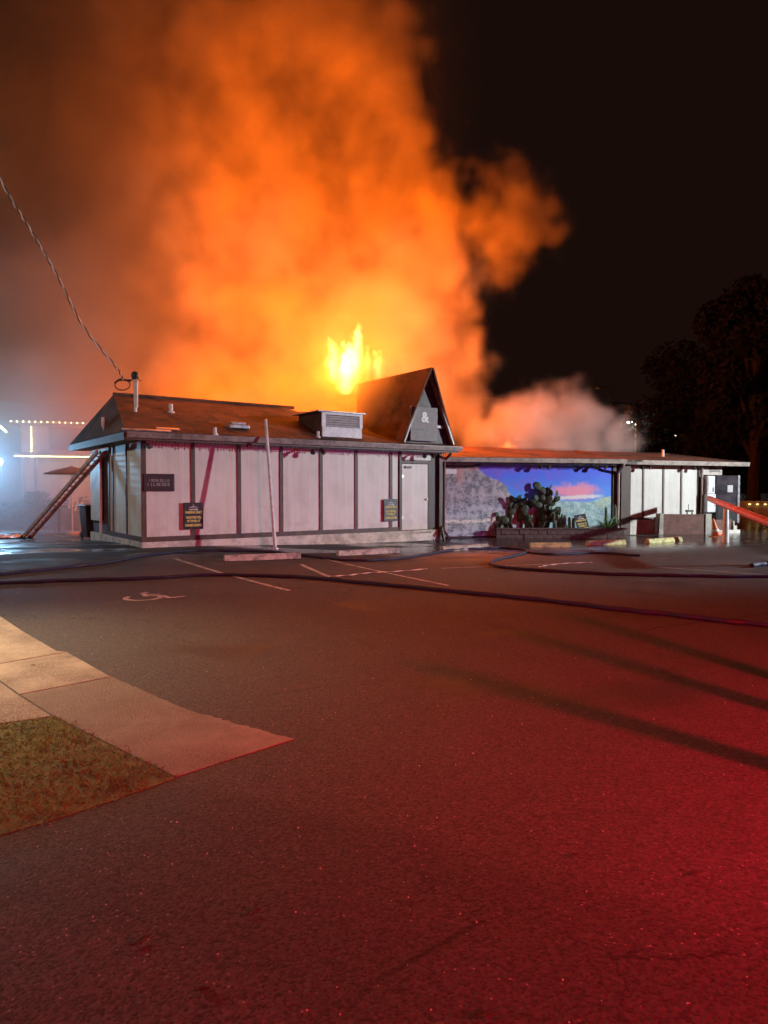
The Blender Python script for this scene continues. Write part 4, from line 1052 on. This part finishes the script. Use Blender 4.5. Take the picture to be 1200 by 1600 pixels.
# house with string lights
HY = 33.0
hs = thing('house', 'pale two storey house strung with lights at the left', 'house')
h0, h1, h2 = at(22, 700, HY), at(146, 700, HY + 1.0), at(-130, 700, HY + 1.5)
zt = at(60, 659, HY).z; zm = at(60, 713, HY).z
ang = math.degrees(math.atan2(h1.y - h0.y, h1.x - h0.x)); FH = frame(h0.x, h0.y, ang); HL = (h1 - h0).to_2d().length + 1.5
hw = MB(FH).box(.3, HL, 0, 6, 0, zt - .1).build('wall', M['house'], hs)
hr = MB(FH).extr([(-.1, -.5, zt - .1), (-.1, 6.5, zt - .1), (-.1, 6.5, zt), (-.1, 3.0, zt + .35), (-.1, -.5, zt)], (HL + .3, 0, 0)).build('roof', M['house_trim'], hs)
MB(FH).box(.2, HL, -1.2, -.02, zm - .02, zm + .12).build('porch_roof', M['house_trim'], hs)
for xx in (.55, 1.05): MB(FH).box(xx, xx + .12, -1.1, -.98, 0, zm - .02).build('porch_post', M['house_trim'], hs)
a = loc(FH, at(75, 680, HY)); b_ = loc(FH, at(131, 680, HY + .5)); z0_, z1_ = at(75, 700, HY).z, at(75, 668, HY).z
wn = MB(FH).box(a.x, b_.x, -.05, -.002, z0_, z1_).build('window', M['glass'], hs)
MB(FH).box(a.x - .08, b_.x + .08, -.07, -.052, z1_, z1_ + .08).box(a.x - .08, b_.x + .08, -.07, -.052, z0_ - .08, z0_).build('window_frame', M['house_trim'], wn)
bm_ = blob(3, 1, 0, (.026, .026, .032)); bm_.materials.append(M['bulb'])
def bulbs(label, pts):
    t = thing('string_lights', label, 'string lights', None, 'string lights on the pale house')
    MB().tube([pts[0] + Vector((0, 0, .04)), pts[-1] + Vector((0, 0, .04))], .008, 5).build('wire', M['cable'], t)
    for p in pts: mesh_obj('bulb', bm_, Matrix.Translation(p), t)
bulbs('horizontal row of warm bulbs along the porch roof of the pale house', [FH @ Vector((.3 + i * (HL - 1.55) / 31, -1.26, zm - .04)) for i in range(32)])
xv = loc(FH, at(48, 690, HY)).x
bulbs('vertical row of warm bulbs down the corner of the pale house', [FH @ Vector((xv, -.08, zt - .25 - i * .14)) for i in range(11)])
bulbs('dim row of bulbs along the roof edge of the pale house', [FH @ Vector((.0 + i * .26, -.58, zt - .03)) for i in range(14)])
c0, c1 = at(-18, 650, 30), at(10, 675, 30)
o = MB().bar(c0, c1, .05).build('light_bar', M['bulb']); tag(o, 'slanted glowing light bar at the left edge', 'light bar')
sup = MB().bar(at(-20, 648, 30.06), (at(-20, 648, 30.06).x, 30.06, 0), .12).bar(at(-20, 648, 30.06), at(14, 678, 30.06), .06).build('light_bar_mast', M['dark']); tag(sup, 'dark mast holding the slanted light bar', 'mast')
lamp('porch_bulbs', 'POINT', tuple(FH @ Vector((1.6, -1.1, zm - .35))), 14, (1.0, 0.80, 0.30), .3)
lamp('porch_bulbs', 'POINT', tuple(FH @ Vector((3.0, -1.1, zm - .35))), 10, (1.0, 0.80, 0.30), .3)
# work light at the left edge
c = at(0, 722, 28.2)
t = thing('work_light', 'bright blue white work light at the left edge of the picture', 'work light', Matrix.Translation((c.x, c.y, 0)))
MB().tube([(0, 0, 0), (0, 0, c.z)], .04, 8).build('mast', M['dark'], t)
hdv = MB(Matrix.Translation((0, 0, c.z)) @ Matrix.Rotation(radians(80), 4, 'X')); hdv.lathe([(.05, -.12), (.12, -.05), (.15, .02)], 14).build('head', M['dark'], t)
MB(Matrix.Translation((0, -.03, c.z)) @ Matrix.Rotation(radians(80), 4, 'X')).lathe([(.13, 0.0), (.12, .012)], 14).build('lens', M['flood_on'], t)
for a in (0, 2.1, 4.2): MB().bar((0, 0, .7), (cos(a) * .5, sin(a) * .5, 0), .03).build('tripod_leg', M['dark'], t)
# things on the left eave
c = at(160, 676, 17.6); q = loc(F1, c)
t = thing('eave_spotlight', 'pale slim spotlight standing on the left eave', 'spotlight', Matrix.Translation(F1 @ Vector((-.42, q.y if -.4 < q.y < 5 else 1.9, EZ + .08))))
MB().tube([(0, 0, 0), (0, 0, .16)], .02, 8).build('stem', M['white_metal'], t)
MB(Matrix.Translation((0, 0, .14))).lathe([(.03, 0), (.055, .05), (.06, .24), (.05, .27)], 12).build('head', M['white_metal'], t)
# ------------------------------------------------------------------ right side: street lamps, trees, barrier, town lights
def street_lamp(base, h, arm, lit, label):
    t = thing('street_lamp', label, 'street lamp', Matrix.Translation(base), 'street lamps beyond the building')
    MB().tube([(0, 0, 0), (0, 0, h)], [.11, .07] if lit else [.07, .04], 10).build('pole', M['metal'] if lit else M['dark'], t)
    MB().tube(catmull([(0, 0, h - .3), (arm * .3, 0, h - .02), (arm * .8, 0, h + .03), (arm, 0, h)], 5), .035, 8).build('arm', M['metal'] if lit else M['dark'], t)
    hd = MB(Matrix.Translation((arm, 0, h - .05))); hd.lathe([(.2, -.06), (.22, 0), (.12, .1), (.03, .14)], 12).build('head', M['metal'], t)
    if lit: MB(Matrix.Translation((arm, 0, h - .13))).lathe([(.03, -.07), (.14, -.03), (.17, .05)], 12).build('lens', M['lamp_on'], t)
    return t
c = at(994, 657, 46); street_lamp((c.x, c.y, 0), c.z, -.42, True, 'lit street lamp with a pale green glow behind the far roof')
c = at(956, 606, 48); street_lamp((c.x, c.y, 0), c.z, -1.0, False, 'unlit street lamp arm rising from the grey smoke')
c = at(985, 661, 45.8); lamp('street_lamp_glow', 'POINT', (c.x, c.y - .3, c.z - .25), 22, (0.80, 1.0, 0.62), .15)
c = at(997, 690, 44)
t = thing('utility_pole', 'utility pole with wires beside the lit street lamp', 'pole', Matrix.Translation((c.x, c.y, 0)))
MB().tube([(0, 0, 0), (0, 0, c.z + 1.3)], [.15, .11], 10).build('pole', M['bark'], t)
MB().bar((-1.4, 0, c.z + .25), (1.3, 0, c.z + .15), .09).build('crossarm', M['bark'], t)
for k in range(3): MB().tube(catmull([(-1 + k, 0, c.z + .3), (3 + k, -1, c.z - .35 + .1 * k), (9 + k, -2, c.z + .5)], 6), .012, 5).build('wire', M['cable'], t)
def tree(base, h, cr, label, seed, n=9000, lobes=9, low=.35):
    rr = random.Random(seed); t = thing('tree', label, 'tree', Matrix.Translation(base), 'dark trees at the right')
    b_ = MB(); b_.tube([(0, 0, -.2), (.1, 0, h * .25), (-.05, .1, h * .5), (.1, 0, h * .8)], [h * .028, h * .022, h * .016, h * .006], 9)
    L = []
    for i in range(lobes):
        a = i * 2.4; k = low + (0.93 - low) * (i + .5) / lobes; rad = cr * (1.0 - .65 * abs(k - .55) / .45) * rr.uniform(.45, .85)
        c_ = Vector((cos(a) * rad, sin(a) * rad, h * k)); L.append((c_, cr * rr.uniform(.34, .55)))
        b_.tube([(0, 0, h * k * .6), c_ * .5 + Vector((0, 0, h * k * .42)), c_], [h * .010, h * .006, h * .002], 6)
    b_.build('trunk', M['bark'], t)
    def ins(p, r):
        for c_, R_ in L:
            q = (p - c_); q.z *= 1.25
            dd_ = q.length / R_
            if dd_ < 1 and r.random() < .25 + dd_ * .7 and sin(p.x * 3.1 + seed) * sin(p.y * 2.7) * sin(p.z * 3.3) > -.35: return True
        return False
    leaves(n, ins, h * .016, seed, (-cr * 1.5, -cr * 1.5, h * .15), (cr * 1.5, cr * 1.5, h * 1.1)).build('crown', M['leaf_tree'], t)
    return t
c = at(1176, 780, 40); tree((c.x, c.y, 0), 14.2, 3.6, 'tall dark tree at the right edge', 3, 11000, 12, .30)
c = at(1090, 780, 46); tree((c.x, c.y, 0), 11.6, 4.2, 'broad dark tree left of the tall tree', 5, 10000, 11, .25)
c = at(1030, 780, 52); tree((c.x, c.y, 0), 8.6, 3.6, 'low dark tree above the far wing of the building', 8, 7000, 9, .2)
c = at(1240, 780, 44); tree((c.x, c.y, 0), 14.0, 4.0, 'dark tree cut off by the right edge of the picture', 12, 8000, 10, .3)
# concrete barrier with amber markers
c0, c1 = at(1152, 805, 38), at(1300, 805, 36); d = (c1 - c0); d.z = 0
t = thing('concrete_barrier', 'long pale concrete barrier with amber markers at the right edge', 'barrier')
b_ = MB(); n_ = Vector((-d.y, d.x, 0)).normalized()
b_.extr([(c0.x, c0.y, 0), (c0.x + n_.x * .6, c0.y + n_.y * .6, 0), (c0.x + n_.x * .4, c0.y + n_.y * .4, .95), (c0.x + n_.x * .2, c0.y + n_.y * .2, .95)], d); b_.build('wall', M['concrete'], t)
for i in range(6):
    p = c0 + d * (.14 + i * .085); MB().box(p.x - .05, p.x + .05, p.y + n_.y * .1 - .08, p.y + n_.y * .1, .74, .80).build('marker', M['amber'], t)
# lights of the town on the far hill
tm = None
for i, px in enumerate((1056, 1079, 1082, 1093, 1115, 1126, 1143, 1147, 1152, 1157, 1160, 1170, 1181, 1195, 1198)):
    Y = 430; c = at(px, 677 + (i % 3) * .6, Y); k = (Y - 260) / 405.0
    c.z = hill_z(c.x, Y) + .5 + (i % 3) * .3
    if tm is None: tm = MB().add([(-.32, -.3, -.2), (.32, -.3, -.2), (.32, -.3, .25), (-.32, -.3, .25), (-.32, .3, -.2), (.32, .3, -.2), (.32, .3, .25), (-.32, .3, .25)], [(0, 1, 2, 3), (5, 4, 7, 6), (4, 0, 3, 7), (1, 5, 6, 2), (3, 2, 6, 7), (4, 5, 1, 0)]).mesh('town_light', M['town'])
    o = mesh_obj('town_light', tm, Matrix.Translation(c), None); tag(o, 'one of the tiny white lights in a row on the far dark hill', 'light', 'tiny white lights on the far hill')
# short posts beyond the right edge whose shadows cross the lot
for i, (x, y) in enumerate(((2.90, 3.18), (3.42, 3.90), (3.82, 4.42))):
    o = MB().lathe([(.09, 0), (.09, 1.22), (.075, 1.27), (.02, 1.29)], 14).build('bollard', M['dark']); o.location = (x, y, 0)
    tag(o, ('black bollard nearest the camera, just past the right edge', 'middle black bollard just past the right edge', 'farthest black bollard just past the right edge')[i], 'bollard', 'bollards past the right edge')
# dead leaves and grit on the asphalt
lm = None
for i, (px, py, a, s_) in enumerate(((395, 1427, .6, .035), (218, 1472, .8, .035), (325, 1552, -.5, .035), (172, 1393, .2, .016), (348, 1322, 0, .014), (900, 1336, .4, .022), (52, 1045, .1, .02), (1085, 1365, .3, .018), (760, 1587, .2, .03))):
    c = gp(px, py, .012); rr = random.Random(i); v = []; f = []
    for j in range(7):
        k = j / 6; w = .45 * sin(pi * (.08 + .88 * k)); v += [(k * 2 - 1, -w, .25 * rr.random()), (k * 2 - 1, 0, .05 + .2 * rr.random()), (k * 2 - 1, w, .3 * rr.random())]
        if j: f += [(3 * j - 3, 3 * j - 2, 3 * j + 1, 3 * j), (3 * j - 2, 3 * j - 1, 3 * j + 2, 3 * j + 1)]
    b_ = MB(Matrix.Scale(s_, 4)); b_.add(v, f); o = b_.build('dead_leaf', M['dry_leaf']); o.matrix_world = Matrix.Translation(c + (Vector((0, 0, .03)) if py == 1045 else Vector())) @ Matrix.Rotation(a, 4, 'Z')
    o.modifiers.new('t', 'SOLIDIFY').thickness = .002
    tag(o, ('largest curled dark leaf low in the middle left of the asphalt', 'dark curled leaf at the lower left of the asphalt', 'dark leaf lowest on the left half of the asphalt', 'tiny dark leaf scrap at the far lower left', 'tiny dark leaf scrap below the lawn corner', 'dark leaf alone on the lower right asphalt', 'small dark leaf on the pale pavement slab', 'small dark leaf at the lower right edge', 'dark leaf at the very bottom of the picture')[i], 'leaf', 'dead leaves on the ground')
rr = random.Random(77); b_ = MB()
for i in range(480):
    y = 1.5 + 12 * rr.random() ** 1.6; x = rr.uniform(-.6, .6) * y
    if inside(x, y, lawn_pts): continue
    s_ = rr.uniform(.0015, .0045) * (1 + .12 * y); z = g(x, y)
    b_.add([(x + s_, y, z), (x - s_ * .5, y + s_ * .8, z), (x - s_ * .5, y - s_ * .8, z), (x, y, z + s_ * 1.1)], [(0, 1, 3), (1, 2, 3), (2, 0, 3)])
tag(b_.build('grit', M['pebble']), 'pale grit scattered over the asphalt', 'grit', kind='stuff')
# ------------------------------------------------------------------ smoke, flames and the fire under the roof
def plume_field(t, x, y, z):
    p = vec(t, x, y, z)
    n1 = noise(t, p, 0.15, 2.0, 0.5) - 0.5                                # large sway
    q = vec(t, x + n1 * 3.0, y + n1 * 2.0, z * 0.92 - n1 * 3.0)
    b1 = (noise(t, q, 0.24, 2.0, 0.5) - 0.5).abs() * 2.0                  # rounded billows
    b2 = (noise(t, vec(t, x + 17.0, y + b1 * 0.8, z), 0.55, 2.0, 0.5) - 0.5).abs() * 2.0
    n3 = noise(t, vec(t, x, y + 5.0, z + b2 * 0.6), 1.3, 4.0, 0.62) - 0.5
    h = (z - 3.0).max(0.0)
    disp = b1 * 2.6 + b2 * 1.3 + n3 * 0.9 - 1.0
    xr = 4.3 - 0.02 * h - 0.0105 * h * h
    xl = -12.3 - 0.006 * h * h + n1 * 6.0
    yc = 25.9 + 0.08 * h
    ins = (xr - x).min(3.6 - (y - yc + n1 * 1.5).abs()) + disp
    core = ins.step(0.0, 0.9) * (x - xl).step(0.0, 6.5)
    body = (0.62 + n1 * 1.1 + (b1 - 0.35) * 1.25 + (b2 - 0.3) * 0.65 + n3 * 0.9).max(0.12)
    core = core * body
    veil = x.step(-21.0, -12.0) * x.step(4.0, -8.0) * (y - yc).abs().step(4.5, 2.0) * (0.17 + n1 * 0.30 + (b1 - 0.3) * 0.22 + n3 * 0.12).max(0.0)
    px = (x - 4.9 - 0.04 * (z - 12.5)) / 3.0; py = (y - 26.6) / 2.6; pz = (z - 11.9) / 3.9
    pr = (1.0 - (px * px + py * py + pz * pz).sqrt()) * 2.2 + b1 * 1.9 + b2 * 1.2 + n3 * 0.9 - 1.2
    puff = pr.step(0.0, 1.0) * (0.75 + n3 * 1.2 + b2).max(0.1)
    a = (x + 0.4) / 2.4; b = (y - 22.9) / 1.7; c = (z - 4.6) / 1.5     # wisp rolling forward beside the gable
    wisp = ((a * a + b * b + c * c).sqrt() + n3 * 1.8).step(1.1, 0.4) * 1.8
    a = (x + 3.0) / 2.6; b = (y - 21.9) / 1.0; c = (z - 4.05) / 0.75       # and over the failing ridge
    ridge = ((a * a + b * b + c * c).sqrt() + n3 * 1.6 + (b2 - 0.3)).step(1.1, 0.5) * 1.3
    return core.max(veil).max(puff).max(wisp).max(ridge) * z.step(3.0, 4.0) * z.step(25.0, 22.0)
volume_object('smoke_plume', (-21, 20.4, 3.0), (9.5, 31.5, 25), 0.17, plume_field,
              smoke_material('smoke', (0.82, 0.74, 0.50), 0.40))
def low_field(t, x, y, z):                               # smoke drifting over the ground on the left
    n = noise(t, vec(t, x, y, z * 1.4), 0.16, 3.0, 0.55)
    return x.step(-7.0, -13.0) * x.step(-30.0, -22.0) * z.step(13.0, 2.0) * (y - 26.0).abs().step(4.0, 2.0) * (n - 0.28).max(0.02)
volume_object('drifting_smoke', (-30, 22.0, 0.02), (-6.0, 30.0, 13.0), 0.45, low_field,
              smoke_material('thin_smoke', (0.78, 0.84, 0.9), 0.60))
def roof_field(t, x, y, z):                              # paler smoke rolling off the low roof
    p = vec(t, x, y, z)
    n = noise(t, p, 0.45, 4.0, 0.55, 0.5) - 0.5
    a = (x - 6.6) / 4.2; b = (y - 28.0) / 2.0; c = (z - 3.7) / 2.6
    q = (noise(t, vec(t, x + 3.0, y, z), 0.5, 2.0, 0.5) - 0.5).abs() * 2.0
    r = (1.0 - (a * a + b * b + c * c).sqrt()) * 2.0 + q * 1.6 + n * 1.6 - 0.5
    return r.step(0.0, 0.8) * (0.7 + n)
volume_object('roof_smoke', (1.5, 26.0, 2.4), (12.5, 31.0, 7.6), 0.16, roof_field,
              smoke_material('pale_smoke', (0.92, 0.92, 0.92), 1.3))
def flame_field(t, x, y, z):
    n = noise(t, vec(t, x, y, z * 0.85), 1.5, 2.0, 0.6) - 0.5
    nb = noise(t, vec(t, x + 9.0, y, z * 0.8 - 3.0), 3.6, 4.0, 0.65) - 0.5
    def tongue(cx, z0, h, w, lean, a):
        k = ((z - z0) / h).max(0.0).min(1.0)
        ww = w * ((k + 0.04)._m('POWER', 0.45)) * ((1.0 - k)._m('POWER', 0.75)) * 1.9 + 0.01
        dx = (x - cx - lean * k + n * 0.9 * (k + 0.15) + nb * 0.45) / ww
        dy = (y - 24.6 + nb * 0.4) / (ww * 1.1 + 0.05)
        return (1.0 - (dx * dx + dy * dy).sqrt()).max(0.0) * a * k.gt(0.001) * (1.0 - k).gt(0.001)
    d = tongue(-1.36, 4.95, 1.9, 0.60, 0.05, 1.0).max(tongue(-1.05, 5.3, 2.2, 0.46, 0.1, 0.75)).max(tongue(-1.72, 5.3, 1.7, 0.36, -0.1, 0.72))
    d = d.max(tongue(-0.62, 5.25, 1.5, 0.36, 0.1, 0.40)).max(tongue(-0.16, 5.2, 1.35, 0.34, 0.0, 0.52)).max(tongue(-0.9, 5.0, 1.0, 0.4, 0.1, 0.45))
    return (d * (1.5 + n * 1.2 + nb * 3.6)).max(0.0).min(1.0)
def flame_material():
    m = bpy.data.materials.new('flame'); m.use_nodes = True; t = m.node_tree; t.nodes.clear()
    at = t.nodes.new('ShaderNodeAttribute'); at.attribute_name = 'density'
    d = E(t, at.outputs['Fac'])
    em = t.nodes.new('ShaderNodeEmission'); o = t.nodes.new('ShaderNodeOutputMaterial')
    c = t.nodes.new('ShaderNodeCombineColor')
    k = d
    for i, e in enumerate((k * 11.0, k * k * 6.0, k * k * k * 2.6)): t.links.new(e.k, c.inputs[i])
    t.links.new(c.outputs[0], em.inputs['Color']); em.inputs['Strength'].default_value = 1.0
    t.links.new(em.outputs[0], o.inputs['Volume'])
    m.cycles.volume_step_rate = 1.5
    return m
volume_object('flames', (-2.6, 23.6, 4.6), (0.7, 25.6, 8.2), 0.045, flame_field, flame_material())
for fz, fe, row in ((5.0, 900, (-6.2, -3.2, -0.4, 2.8)), (8.6, 820, (-6.4, -3.4, -0.4, 2.8)), (12.2, 780, (-5.6, -2.4, 1.6)), (16.4, 420, (-5.2, -1.4)), (20.5, 150, (-4.0,))):
    for fx in row: lamp('fire_glow', 'POINT', (fx, 25.6, fz), fe, (1.0, 0.142, 0.0), 1.5)
lamp('fire_glow', 'POINT', (3.3, 25.0, 7.2), 600, (1.0, 0.142, 0.0), 1.2)
lamp('flame_light', 'POINT', (-1.3, 24.5, 5.6), 2200, (1.0, 0.22, 0.01), 0.5)
sf = F2 @ Vector((4.15, 3.9, 3.22))
def small_field(t, x, y, z):
    n = noise(t, vec(t, x, y, z * 0.6), 4.5, 4.0, 0.6) - 0.5
    k = (z - sf.z + n * 0.2) / 0.34; w = (1.0 - k).max(0.0) * 0.42 + 0.01
    dx = (x - sf.x + n * 0.6) / w; dy = (y - sf.y) / w
    return (1.0 - (dx * dx + dy * dy).sqrt()).max(0.0) * k.step(-0.1, 0.1) * 0.55
volume_object('small_flame', (sf.x - .6, sf.y - .5, sf.z - .05), (sf.x + .6, sf.y + .5, sf.z + .7), 0.035, small_field, bpy.data.materials['flame'])
